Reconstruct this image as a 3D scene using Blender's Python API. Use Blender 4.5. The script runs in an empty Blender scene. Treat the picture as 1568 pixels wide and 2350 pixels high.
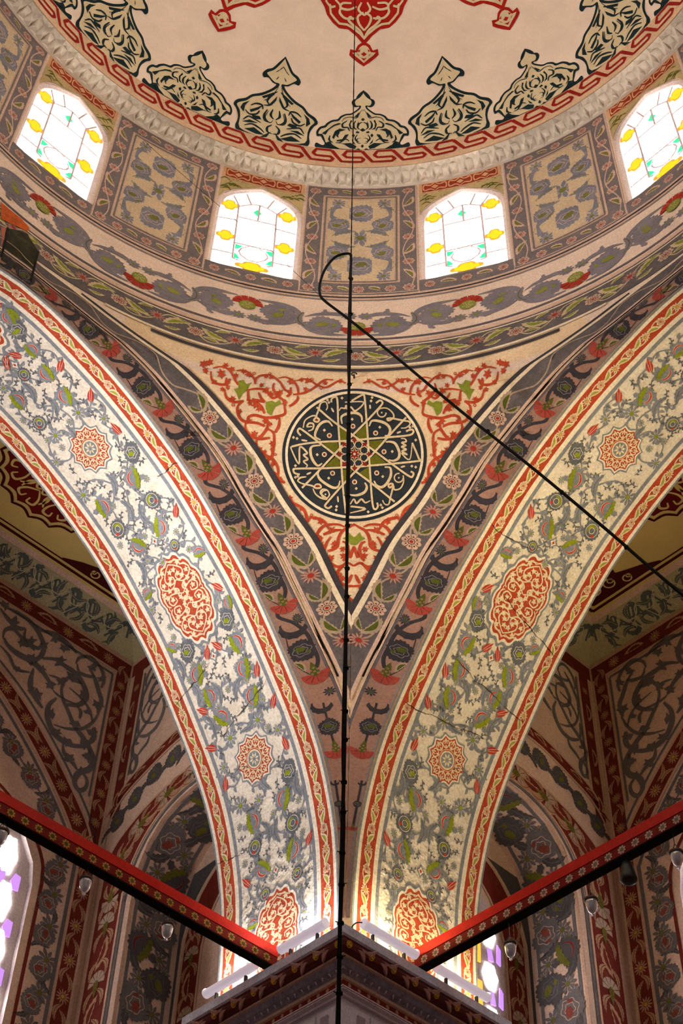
import bpy, math, random
import numpy as np
from mathutils import Matrix, Vector
from mathutils.geometry import tessellate_polygon

# ------------------------------------------------------------------ camera, world, exposure
W, H = 1568, 2350
FPX = 3508.44
PITCH, YAW, ROLL = 0.86767, -0.04845, 0.04056
CAM = np.array([0.304, -3.874, 0.0])
scene = bpy.context.scene


def cam_axes():
    f = np.array([math.sin(YAW) * math.cos(PITCH), math.cos(YAW) * math.cos(PITCH), math.sin(PITCH)])
    r = np.array([math.cos(YAW), -math.sin(YAW), 0.0])
    u = np.cross(r, f)
    return r * math.cos(ROLL) + u * math.sin(ROLL), -r * math.sin(ROLL) + u * math.cos(ROLL), f


AX_R, AX_U, AX_F = cam_axes()
cam_data = bpy.data.cameras.new('camera')
cam_data.sensor_fit = 'VERTICAL'
cam_data.sensor_height = 36.0
cam_data.lens = FPX * 36.0 / H
cam_data.clip_start = 0.05
cam = bpy.data.objects.new('camera', cam_data)
scene.collection.objects.link(cam)
m = Matrix.Identity(4)
for i in range(3):
    m[i][0], m[i][1], m[i][2], m[i][3] = AX_R[i], AX_U[i], -AX_F[i], CAM[i]
cam.matrix_world = m
scene.camera = cam

world = bpy.data.worlds.new('world')
scene.world = world
world.use_nodes = True
bg = world.node_tree.nodes['Background']
bg.inputs[0].default_value = (1.0, 0.88, 0.84, 1)
bg.inputs[1].default_value = 0.155
scene.view_settings.view_transform = 'Standard'
scene.view_settings.look = 'None'
scene.view_settings.gamma = 1.0
scene.view_settings.exposure = 0.5
scene.view_settings.use_curve_mapping = False
scene.cycles.use_denoising = True
scene.cycles.max_bounces = 4
scene.cycles.diffuse_bounces = 2
scene.cycles.glossy_bounces = 2
scene.cycles.caustics_reflective = False
scene.cycles.caustics_refractive = False
scene.cycles.use_adaptive_sampling = True
scene.cycles.adaptive_threshold = 0.2
scene.cycles.adaptive_min_samples = 10
# tube lamps on the cornice: white on the left arch, warm on the right
LAMP_W = {-1: 8.5, 1: 7.0}
FAR_W = {-1: 92.0, 1: 52.0}      # unseen lamps across the bay, made stronger to light the arches evenly
LAMP_COL = {-1: (1.0, .95, .93), 1: (1.0, .80, .45)}
random.seed(7)
rng = np.random.RandomState(11)
COL = scene.collection

# ------------------------------------------------------------------ materials
MATS = {}


def srgb(h):
    r = [int(h[i:i + 2], 16) / 255 for i in (0, 2, 4)]
    return tuple(c / 12.92 if c <= .04045 else ((c + .055) / 1.055) ** 2.4 for c in r)


def paint(name, col, rough=.85, var=.18, wear=0.0, wearcol='d8bd96', wscale=9.0, bump=.0, spec=.15, scale=3.0, fine=.16):
    """Painted plaster: pigment with slow tonal drift, fine mottling and worn spots; all from world position."""
    if name in MATS:
        return MATS[name]
    mt = bpy.data.materials.new(name)
    mt.use_nodes = True
    nt = mt.node_tree
    nd, lk = nt.nodes, nt.links
    b = nd['Principled BSDF']
    b.inputs['Roughness'].default_value = rough
    b.inputs['Specular IOR Level'].default_value = spec
    c = srgb(col) if isinstance(col, str) else col
    geo = nd.new('ShaderNodeNewGeometry')
    n1 = nd.new('ShaderNodeTexNoise')
    n1.inputs['Scale'].default_value = scale
    n1.inputs['Detail'].default_value = 6
    n1.inputs['Roughness'].default_value = .65
    lk.new(geo.outputs['Position'], n1.inputs['Vector'])
    mp = nd.new('ShaderNodeMapRange')
    mp.inputs['From Min'].default_value = .25
    mp.inputs['From Max'].default_value = .75
    mp.inputs['To Min'].default_value = 1 - var
    mp.inputs['To Max'].default_value = 1 + var
    lk.new(n1.outputs['Fac'], mp.inputs['Value'])
    nf = nd.new('ShaderNodeTexNoise')
    nf.inputs['Scale'].default_value = 55
    nf.inputs['Detail'].default_value = 3
    lk.new(geo.outputs['Position'], nf.inputs['Vector'])
    mf = nd.new('ShaderNodeMapRange')
    mf.inputs['From Min'].default_value = .3
    mf.inputs['From Max'].default_value = .7
    mf.inputs['To Min'].default_value = 1 - fine
    mf.inputs['To Max'].default_value = 1 + fine
    lk.new(nf.outputs['Fac'], mf.inputs['Value'])
    mm = nd.new('ShaderNodeMath')
    mm.operation = 'MULTIPLY'
    lk.new(mp.outputs['Result'], mm.inputs[0])
    lk.new(mf.outputs['Result'], mm.inputs[1])
    mul = nd.new('ShaderNodeVectorMath')
    mul.operation = 'SCALE'
    mul.inputs[0].default_value = c[:3]
    lk.new(mm.outputs[0], mul.inputs['Scale'])
    out = mul.outputs['Vector']
    if wear > 0:
        n2 = nd.new('ShaderNodeTexNoise')
        n2.inputs['Scale'].default_value = wscale
        n2.inputs['Detail'].default_value = 8
        n2.inputs['Roughness'].default_value = .75
        lk.new(geo.outputs['Position'], n2.inputs['Vector'])
        m2 = nd.new('ShaderNodeMapRange')
        m2.inputs['From Min'].default_value = .52
        m2.inputs['From Max'].default_value = .72
        m2.inputs['To Max'].default_value = wear
        lk.new(n2.outputs['Fac'], m2.inputs['Value'])
        mx = nd.new('ShaderNodeMix')
        mx.data_type = 'RGBA'
        lk.new(m2.outputs['Result'], mx.inputs[0])
        lk.new(out, mx.inputs[6])
        mx.inputs[7].default_value = (*srgb(wearcol), 1)
        out = mx.outputs[2]
    lk.new(out, b.inputs['Base Color'])
    if bump > 0:
        n3 = nd.new('ShaderNodeTexNoise')
        n3.inputs['Scale'].default_value = 22
        n3.inputs['Detail'].default_value = 5
        lk.new(geo.outputs['Position'], n3.inputs['Vector'])
        bp = nd.new('ShaderNodeBump')
        bp.inputs['Strength'].default_value = min(1, bump)
        bp.inputs['Distance'].default_value = .02
        lk.new(n3.outputs['Fac'], bp.inputs['Height'])
        lk.new(bp.outputs['Normal'], b.inputs['Normal'])
    MATS[name] = mt
    return mt


def glow(name, col, strength, cast=False):
    if name in MATS:
        return MATS[name]
    mt = bpy.data.materials.new(name)
    mt.use_nodes = True
    b = mt.node_tree.nodes['Principled BSDF']
    c = srgb(col) if isinstance(col, str) else col
    b.inputs['Base Color'].default_value = (*c, 1)
    b.inputs['Emission Color'].default_value = (*c, 1)
    b.inputs['Emission Strength'].default_value = strength
    b.inputs['Roughness'].default_value = .3
    mt.cycles.emission_sampling = 'FRONT_BACK' if cast else 'NONE'
    MATS[name] = mt
    return mt


def plain(name, col, rough=.5, metal=0.0, trans=0.0):
    if name in MATS:
        return MATS[name]
    mt = bpy.data.materials.new(name)
    mt.use_nodes = True
    b = mt.node_tree.nodes['Principled BSDF']
    c = srgb(col) if isinstance(col, str) else col
    b.inputs['Base Color'].default_value = (*c, 1)
    b.inputs['Roughness'].default_value = rough
    b.inputs['Metallic'].default_value = metal
    b.inputs['Transmission Weight'].default_value = trans
    MATS[name] = mt
    return mt


LAMP_GLOW = {-1: glow('tube_glow_white', (1.0, .95, .88), 24.0, True), 1: glow('tube_glow_warm', (1.0, .85, .5), 24.0, True)}


# ------------------------------------------------------------------ mesh building
def unit(v):
    return v / np.maximum(np.linalg.norm(v, axis=-1, keepdims=True), 1e-12)


def spline(P, n=8, closed=False):
    """Catmull-Rom through the points."""
    P = np.asarray(P, float)
    if len(P) < 3 and not closed:
        t = np.linspace(0, 1, n + 1)[:, None]
        return P[0] * (1 - t) + P[-1] * t
    if closed:
        Q = np.vstack([P[-1], P, P[0], P[1]])
    else:
        Q = np.vstack([2 * P[0] - P[1], P, 2 * P[-1] - P[-2]])
    t = (np.arange(n) / n)[:, None]
    out = []
    for i in range(1, len(Q) - 2):
        p0, p1, p2, p3 = Q[i - 1:i + 3]
        out.append(.5 * (2 * p1 + (p2 - p0) * t + (2 * p0 - 5 * p1 + 4 * p2 - p3) * t ** 2 + (3 * p1 - p0 - 3 * p2 + p3) * t ** 3))
    if not closed:
        out.append(Q[-2][None])
    return np.vstack(out)


def flat(P, lift=0.0):
    P = np.atleast_2d(P)
    return np.column_stack([P[:, 0], P[:, 1], np.full(len(P), lift)])


def refine(P, tri, maxe):
    """Split triangles until no edge is longer than maxe, so that a large flat fill follows a curved surface."""
    P = [tuple(p) for p in P]
    memo = {}

    def midpoint(i, j):
        k = (min(i, j), max(i, j))
        if k not in memo:
            memo[k] = len(P)
            P.append(((P[i][0] + P[j][0]) / 2, (P[i][1] + P[j][1]) / 2))
        return memo[k]
    out, todo = [], list(tri)
    while todo:
        t = todo.pop()
        e = [(math.dist(P[t[i]], P[t[(i + 1) % 3]]), i) for i in range(3)]
        L, i = max(e)
        if L <= maxe:
            out.append(t)
            continue
        a, b_, c = t[i], t[(i + 1) % 3], t[(i + 2) % 3]
        m_ = midpoint(a, b_)
        todo += [(a, m_, c), (m_, b_, c)]
    return np.array(P), out


class MB:
    def __init__(self):
        self.v, self.f, self.m, self.mats = [], [], [], []
        self.n = 0

    def mi(self, mat):
        if mat not in self.mats:
            self.mats.append(mat)
        return self.mats.index(mat)

    def add(self, V, F, mat):
        k = self.mi(mat)
        self.v.append(np.asarray(V, float))
        o = self.n
        for f in F:
            self.f.append([i + o for i in f])
            self.m.append(k)
        self.n += len(V)

    def grid(self, V, nu, nv, mat, wrap=False):
        """V rows: nu*nv points, index i*nv+j"""
        F = []
        for i in range(nu if wrap else nu - 1):
            i2 = (i + 1) % nu
            for j in range(nv - 1):
                F.append((i * nv + j, i2 * nv + j, i2 * nv + j + 1, i * nv + j + 1))
        self.add(V, F, mat)

    def patch(self, surf, xs, ys, mat, lift=0.0):
        X, Y = np.meshgrid(xs, ys, indexing='ij')
        self.grid(surf(np.column_stack([X.ravel(), Y.ravel()]), lift), len(xs), len(ys), mat)

    def ribbon(self, surf, pts, w, mat, lift=0.003, closed=False, taper=None):
        P = np.asarray(pts, float)
        if closed:
            T = np.roll(P, -1, 0) - np.roll(P, 1, 0)
        else:
            T = np.gradient(P, axis=0)
        T = unit(T)
        N = np.column_stack([-T[:, 1], T[:, 0]])
        n = len(P)
        ww = np.full(n, w * .5)
        if taper is not None:
            t = np.linspace(0, 1, n)
            ww = ww * np.interp(t, np.linspace(0, 1, len(taper)), taper)
        A, B = P + N * ww[:, None], P - N * ww[:, None]
        V = surf(np.vstack([A, B]), lift)
        F = [(i, i + 1, n + i + 1, n + i) for i in range(n - 1)]
        if closed:
            F.append((n - 1, 0, n, 2 * n - 1))
        self.add(V, F, mat)

    def fill(self, surf, pts, mat, lift=0.003, maxe=None):
        P = np.asarray(pts, float)
        tri = [tuple(t) for t in tessellate_polygon([[Vector((p[0], p[1], 0)) for p in P]])]
        if maxe:
            P, tri = refine(P, tri, maxe)
        self.add(surf(P, lift), tri, mat)

    def fan(self, surf, c, pts, mat, lift=0.003, rings=1):
        pts = np.asarray(pts, float)
        n = len(pts)
        c = np.asarray(c, float)
        P = np.vstack([[c]] + [c + (pts - c) * (k + 1) / rings for k in range(rings)])
        F = [(0, i + 1, (i + 1) % n + 1) for i in range(n)]
        for k in range(rings - 1):
            o = 1 + k * n
            F += [(o + i, o + n + i, o + n + (i + 1) % n, o + (i + 1) % n) for i in range(n)]
        self.add(surf(P, lift), F, mat)

    def box(self, c, hx, hy, hz, X=(1, 0, 0), Y=(0, 1, 0), Z=(0, 0, 1), mat=None):
        c, X, Y, Z = [np.asarray(a, float) for a in (c, X, Y, Z)]
        V = [c + X * hx * sx + Y * hy * sy + Z * hz * sz for sx in (-1, 1) for sy in (-1, 1) for sz in (-1, 1)]
        self.add(V, [(0, 1, 3, 2), (4, 6, 7, 5), (0, 4, 5, 1), (2, 3, 7, 6), (0, 2, 6, 4), (1, 5, 7, 3)], mat)

    def tube(self, pts, r, mat, k=8, caps=True):
        P = np.asarray(pts, float)
        n = len(P)
        T = unit(np.gradient(P, axis=0))
        ref = np.array([0.31, 0.77, 0.56])
        A = unit(np.cross(T, ref))
        B = np.cross(T, A)
        r = np.broadcast_to(np.asarray(r, float), (n,))
        a = np.arange(k) * 2 * math.pi / k
        V = (P[:, None] + r[:, None, None] * (A[:, None] * np.cos(a)[None, :, None] + B[:, None] * np.sin(a)[None, :, None])).reshape(-1, 3)
        F = [(i * k + j, (i + 1) * k + j, (i + 1) * k + (j + 1) % k, i * k + (j + 1) % k) for i in range(n - 1) for j in range(k)]
        if caps:
            F += [tuple(range(k)), tuple((n - 1) * k + j for j in range(k))]
        self.add(V, F, mat)

    def lathe(self, prof, c, mat, k=14):
        a = np.arange(k) * 2 * math.pi / k
        V = np.array([(c[0] + r * math.cos(t), c[1] + r * math.sin(t), c[2] + z) for r, z in prof for t in a])
        n = len(prof)
        F = [(i * k + j, (i + 1) * k + j, (i + 1) * k + (j + 1) % k, i * k + (j + 1) % k) for i in range(n - 1) for j in range(k)]
        self.add(V, F, mat)

    def mesh(self, name, smooth=False):
        me = bpy.data.meshes.new(name)
        V = np.vstack(self.v) if self.v else np.zeros((0, 3))
        me.from_pydata(V.tolist(), [], self.f)
        for mt in self.mats:
            me.materials.append(mt)
        me.polygons.foreach_set('material_index', self.m)
        if smooth:
            me.polygons.foreach_set('use_smooth', [True] * len(self.f))
        me.update()
        return me

    def obj(self, name, parent=None, smooth=False, kind=None, label=None, cat=None, group=None):
        return link(name, self.mesh(name, smooth), parent, kind, label, cat, group)


def link(name, data, parent=None, kind=None, label=None, cat=None, group=None):
    o = bpy.data.objects.new(name, data)
    COL.objects.link(o)
    if parent is not None:
        o.parent = parent
    for k, v in (('kind', kind), ('label', label), ('category', cat), ('group', group)):
        if v:
            o[k] = v
    return o


def place(mesh, name, parent, surf, x, y, ang=0.0, size=1.0, mirror=False, lift=.005, ratio=1.0):
    """A copy of a flat motif laid on a surface at (x, y), turned by ang (radians, from the surface's x axis to its y axis)."""
    e = 1e-3
    Q = surf(np.array([(x, y), (x + e, y), (x, y + e)]), lift)
    Xd = unit(Q[1] - Q[0])
    Nn = unit(np.cross(Xd, Q[2] - Q[0]))
    face = surf(np.array([(x, y)]), lift + .01)[0] - Q[0]
    Yd = np.cross(Nn, Xd)
    if np.dot(Nn, face) < 0:
        Nn = -Nn
    ca, sa = math.cos(ang), math.sin(ang)
    A = Xd * ca + Yd * sa
    B = -Xd * sa + Yd * ca
    if mirror:
        A = -A
    o = bpy.data.objects.new(name, mesh)
    COL.objects.link(o)
    M = Matrix.Identity(4)
    for i in range(3):
        M[i][0], M[i][1], M[i][2], M[i][3] = A[i] * size * ratio, B[i] * size, Nn[i], Q[0][i]
    o.parent = parent
    o.matrix_local = M
    return o


def drape(mesh, name, parent, surf, x, y, ang=0.0, size=1.0, mirror=False, lift=.004):
    """A copy of a larger motif bent to follow the surface."""
    me = mesh.copy()
    n = len(me.vertices)
    co = np.empty(n * 3)
    me.vertices.foreach_get('co', co)
    co = co.reshape(-1, 3)
    X = co[:, 0] * (-size if mirror else size)
    Yv = co[:, 1] * size
    P = np.column_stack([x + X * math.cos(ang) - Yv * math.sin(ang), y + X * math.sin(ang) + Yv * math.cos(ang)])
    base = surf(P, lift)
    nrm = unit(surf(P, lift + .01) - base)
    me.vertices.foreach_set('co', (base + nrm * co[:, 2:3]).ravel())
    me.update()
    return link(name, me, parent)


# ------------------------------------------------------------------ the building's surfaces
Y0 = 5.363
A_ = Y0 / math.sqrt(2)          # half side of the square bay
WID = 1.315                     # depth of the arch soffits
R_DRUM = 4.0
Z_RINGB, Z_RINGC, Z_RINGA, Z_DRUMTOP = 10.94, 11.466, 12.46, 14.66
DOME_R, DOME_Z = 3.76, 14.62
PROF = np.array([(0.06, 6.18), (0.065, 6.45), (0.08, 6.78), (0.13, 7.2), (0.27, 7.7), (0.47, 8.12), (0.79, 8.6), (1.15, 9.08), (1.45, 9.39), (1.85, 9.77),
                 (2.3, 10.08), (2.75, 10.32), (3.2, 10.49), (3.5, 10.575), (A_, 10.61)])
HALF = spline(PROF, 10)
HALF = HALF[np.argmin(abs(HALF[:, 1] - 6.2)):]
FULL = np.vstack([HALF, np.column_stack([2 * A_ - HALF[::-1][1:, 0], HALF[::-1][1:, 1]])])
ARC = np.concatenate([[0], np.cumsum(np.hypot(*np.diff(FULL, axis=0).T))])
U0 = np.interp(6.40, HALF[:, 1], ARC[:len(HALF)])   # arc length is counted from z = 6.40
TAN = unit(np.gradient(FULL, axis=0))
RZ = np.concatenate([HALF[:-1, 1], [10.61, Z_RINGB, Z_RINGC, Z_RINGA, Z_DRUMTOP + 1]])
RR = np.concatenate([np.hypot(A_, A_ - HALF[:-1, 0]), [A_, 3.795, 3.873, 4.0, 4.0]])


def rho(z):
    return np.interp(z, RZ, RR)


def frame(side):
    """Corner foot point, outward normal of the arch plane, direction along the arch away from the pier."""
    r2 = math.sqrt(.5)
    return np.array([0, Y0, 0.]), np.array([side * r2, r2, 0]), np.array([side * r2, -r2, 0])


def prof(u):
    u = np.asarray(u) + U0
    return np.column_stack([np.interp(u, ARC, FULL[:, 0]), np.interp(u, ARC, FULL[:, 1])]), \
        unit(np.column_stack([np.interp(u, ARC, TAN[:, 0]), np.interp(u, ARC, TAN[:, 1])]))


def soffit(side):
    P0, n, d = frame(side)

    def f(P, lift=0.0):
        P = np.atleast_2d(P)
        S, T = prof(P[:, 0])
        Nn = np.column_stack([T[:, 1], -T[:, 0]])      # below the arch
        S = S + Nn * lift
        return P0 + np.outer(S[:, 0], d) + np.outer(P[:, 1], n) + np.column_stack([0 * S[:, 1], 0 * S[:, 1], S[:, 1]])
    return f


def pend(side):
    """Pendentive seen as a relief over the arch plane: (arc length, offset outside the arch edge)."""
    P0, n, d = frame(side)

    def f(P, lift=0.0):
        P = np.atleast_2d(P)
        S, T = prof(P[:, 0])
        S = S + np.column_stack([-T[:, 1], T[:, 0]]) * P[:, 1:2]
        sg = S[:, 0] - A_
        r = rho(S[:, 1]) - lift
        h = np.sqrt(np.maximum(r * r - sg * sg, .01))
        return np.outer(h, n) + np.outer(sg, d) + np.column_stack([0 * h, 0 * h, S[:, 1]])
    return f


def rev(P, lift=0.0):
    """Surface of revolution about the dome axis: (degrees * R in metres at the drum, height)."""
    P = np.atleast_2d(P)
    th = P[:, 0] / R_DRUM
    r = rho(P[:, 1]) - lift
    return np.column_stack([r * np.sin(th), r * np.cos(th), P[:, 1]])


def dome(P, lift=0.0):
    """(arc at the springing, arc up the meridian) on the dome."""
    P = np.atleast_2d(P)
    th, ph = P[:, 0] / DOME_R, P[:, 1] / DOME_R
    r = DOME_R - lift
    return np.column_stack([r * np.cos(ph) * np.sin(th), r * np.cos(ph) * np.cos(th), DOME_Z + r * np.sin(ph)])


def plane(P0, X, Y, N):
    P0, X, Y, N = [np.asarray(a, float) for a in (P0, X, Y, N)]

    def f(P, lift=0.0):
        P = np.atleast_2d(P)
        return P0 + np.outer(P[:, 0], X) + np.outer(P[:, 1], Y) + N * lift
    return f


# ---- points of the photograph carried onto those surfaces
def rays(px):
    px = np.atleast_2d(np.asarray(px, float))
    return AX_F + np.outer((px[:, 0] - W / 2) / FPX, AX_R) - np.outer((px[:, 1] - H / 2) / FPX, AX_U)


def hit_rev(px):
    """-> surface coordinates (R*theta, z) on the surface of revolution"""
    d = unit(rays(px))
    lo, hi = np.full(len(d), 7.0), np.full(len(d), 17.0)

    def g(t):
        X = CAM + d * t[:, None]
        return np.hypot(X[:, 0], X[:, 1]) - rho(X[:, 2])
    ts = np.linspace(7, 17.5, 120)
    G = np.stack([g(np.full(len(d), t)) for t in ts])
    i = np.maximum(np.argmax(G > 0, axis=0), 1)
    lo, hi = ts[i - 1].copy(), ts[i].copy()
    for _ in range(24):
        mid = (lo + hi) / 2
        s = g(mid) > 0
        hi = np.where(s, mid, hi)
        lo = np.where(s, lo, mid)
    X = CAM + d * lo[:, None]
    return np.column_stack([np.arctan2(X[:, 0], X[:, 1]) * R_DRUM, X[:, 2]])


def hit_dome(px):
    d = rays(px)
    c = CAM - np.array([0, 0, DOME_Z])
    a, b, e = (d * d).sum(1), d @ c, c @ c - DOME_R ** 2
    t = (-b + np.sqrt(np.maximum(b * b - a * e, 0))) / a
    X = c + d * t[:, None]
    return np.column_stack([np.arctan2(X[:, 0], X[:, 1]) * DOME_R, np.arcsin(X[:, 2] / DOME_R) * DOME_R])


def hit_n(px, side, nv):
    P0, n, d = frame(side)
    r = rays(px)
    t = ((P0 - CAM) @ n + nv) / (r @ n)
    X = CAM + r * t[:, None] - P0
    return np.column_stack([X @ d, X[:, 2]])


def hit_s(px, side, sv):
    P0, n, d = frame(side)
    r = rays(px)
    t = ((P0 - CAM) @ d + sv) / (r @ d)
    X = CAM + r * t[:, None] - P0
    return np.column_stack([X @ n, X[:, 2]])


def crop(pts, ox, oy, k):
    return np.asarray(pts, float) / k + np.array([ox, oy])
# ------------------------------------------------------------------ pigments
CREAM_D = paint('dome_plaster', 'ead5c0', var=.10, wear=.35, wearcol='dcc0a8', wscale=1.3, fine=.04)
CREAM_P = paint('pendentive_plaster', 'd6b893', var=.12, wear=.4, wearcol='c8a67e', wscale=2.0, bump=.15)
CREAM_B = paint('belt_plaster', 'd6bca6', var=.14, wear=.4, wearcol='b4968a', wscale=3.0, bump=.15)
CREAM_A = paint('arch_plaster', 'efe4d2', var=.14, wear=.6, wearcol='d8c4a0', wscale=7.0, bump=.9)
CREAM_S = paint('side_plaster', 'dcbaa2', var=.14, wear=.4, wearcol='b89078', wscale=2.5, bump=.15)
STUCCO = paint('white_stucco', 'dfd2c0', var=.08, wear=.3, wearcol='c8b498', wscale=6, fine=.05)
GREY = paint('slate_grey', '5d5557', var=.22, wear=.35, wearcol='8d7d76', wscale=14, bump=.1)
GREY_L = paint('slate_grey_light', '7d7473', var=.2, wear=.4, wearcol='b09a88', wscale=14)
BLUEGREY = paint('blue_grey', '878b92', var=.25, wear=.45, wearcol='cfc4b4', wscale=22, bump=.5)
BLUEGREY_D = paint('blue_grey_dark', '666a70', var=.25, wear=.35, wearcol='b4ac9e', wscale=22, bump=.5)
RED_A = paint('brick_red', 'b8482c', var=.22, wear=.35, wearcol='dd9a70', wscale=26, bump=.5)
RED_C = paint('carnation_red', '9c2a18', var=.2, wear=.15, wearcol='b0604a')
RED_O = paint('arabesque_red', 'a83c1e', var=.25, wear=.2, wearcol='cf8358', wscale=12)
RED_D = paint('deep_red', '8e1a10', var=.12)
RED_B = paint('band_red_brown', '7a2418', var=.25, wear=.15, wearcol='a0604a', wscale=8)
GREEN = paint('leaf_green', '767c22', var=.25, wear=.3, wearcol='a8a850', wscale=20)
GREEN_D = paint('leaf_green_dark', '4c5018', var=.25)
TEAL = paint('dark_teal', '14282c', var=.2)
DARK = paint('charcoal', '3a3436', var=.25, wear=.3, wearcol='5c5252', wscale=10)
CREAM_L = paint('pale_cream_line', 'dcc6a6', var=.1, wear=.2, wearcol='b99c80')
PINK_L = paint('pink_line', 'c8a690', var=.1, wear=.3, wearcol='a48474')
GOLD = paint('ochre_gold', 'c99a3a', var=.2)
YELLOWC = paint('yellow_ceiling', 'dcc276', var=.08, wear=.2, wearcol='c8aa5a', wscale=1.5, fine=.05)
BROWN_D = paint('oxblood', '4a1410', var=.2)
MARBLE = paint('grey_marble', 'd2d6ea', rough=.45, var=.3, wear=.6, wearcol='888ca0', wscale=7, spec=.4, scale=9)


def structure(o):
    o['kind'] = 'structure'
    return o


# floor, far below the frame
b = MB()
b.add([(-16, -16, -1.6), (16, -16, -1.6), (16, 16, -1.6), (-16, 16, -1.6)], [(0, 1, 2, 3)], paint('red_carpet', '8a3b2c', var=.2))
structure(b.obj('floor'))

# dome
b = MB()
th = np.linspace(-math.pi, math.pi, 145) * DOME_R
ph = np.linspace(0.0, math.pi / 2 * .999, 30) * DOME_R
b.patch(dome, th, ph, CREAM_D)
CEIL = structure(b.obj('ceiling', smooth=True))

# drum wall with twelve window openings
WIN_H = 0.44            # half width of the opening in the wall
WIN_TOP = [(0.44, 13.80), (0.43, 13.95), (0.385, 14.08), (0.30, 14.18), (0.15, 14.27), (0.0, 14.345)]
SILL = 12.72


def win_top(x):
    P = sorted(WIN_TOP)
    return float(np.interp(abs(x), [p[0] for p in P], [p[1] for p in P]))


b = MB()
pitch = R_DRUM * math.pi / 6
wx = np.array(sorted([p[0] for p in WIN_TOP] + [-p[0] for p in WIN_TOP if p[0] > 0]))
for k in range(12):
    c = (k + .5) * pitch
    b.patch(rev, c + np.linspace(WIN_H, pitch - WIN_H, 7), [Z_RINGA, SILL, 13.3, 13.8, Z_DRUMTOP], CREAM_B)
    b.patch(rev, c + wx, [Z_RINGA, SILL], CREAM_B)
    tops = np.array([win_top(x) for x in wx])
    V = np.vstack([rev(np.column_stack([c + wx, tops])), rev(np.column_stack([c + wx, np.full(len(wx), Z_DRUMTOP)]))])
    n = len(wx)
    b.add(V, [(i, i + 1, n + i + 1, n + i) for i in range(n - 1)], CREAM_B)
DRUM = structure(b.obj('wall_drum', smooth=True))

# belt of carnations between drum and pendentives (all the way round)
b = MB()
b.patch(rev, np.linspace(-math.pi, math.pi, 145) * R_DRUM, [10.61, 10.94, 11.2, Z_RINGC, 11.8, 12.1, Z_RINGA], CREAM_B)
BELT = structure(b.obj('wall_belt', smooth=True))

# pendentives: main corner and its two neighbours
PENDS = []
for k, rot in enumerate((0, 90, -90)):
    b = MB()
    rows = HALF[::2]
    rows = np.vstack([rows, HALF[-1:]])
    nt = 57
    V = []
    for s, z in rows:
        te = math.pi / 4 - math.atan2(A_ - s, A_)
        t = np.linspace(-te, te, nt) + math.radians(rot)
        r = rho(z)
        V.append(np.column_stack([r * np.sin(t), r * np.cos(t), np.full(nt, z)]))
    b.grid(np.vstack(V), len(rows), nt, CREAM_P)
    PENDS.append(structure(b.obj('wall_pendentive', smooth=True)))
PEND = PENDS[0]

# great arches: soffit, back face, and the spandrel above it towards the side bay
ARCHES = {}
for side, nm in ((-1, 'wall_arch_left'), (1, 'wall_arch_right')):
    P0, n, d = frame(side)
    b = MB()
    uu = ARC - U0
    b.patch(soffit(side), uu, np.linspace(0, WID, 5), CREAM_A)
    # spandrel on the side-bay face
    S, _ = prof(uu)
    lo = P0 + np.outer(S[:, 0], d) + n * WID + np.column_stack([0 * S[:, 1], 0 * S[:, 1], S[:, 1]])
    hi = lo.copy()
    hi[:, 2] = 12.2
    k = len(lo)
    b.add(np.vstack([lo, hi]), [(i, i + 1, k + i + 1, k + i) for i in range(k - 1)], CREAM_S)
    ARCHES[side] = structure(b.obj(nm, smooth=True))

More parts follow.
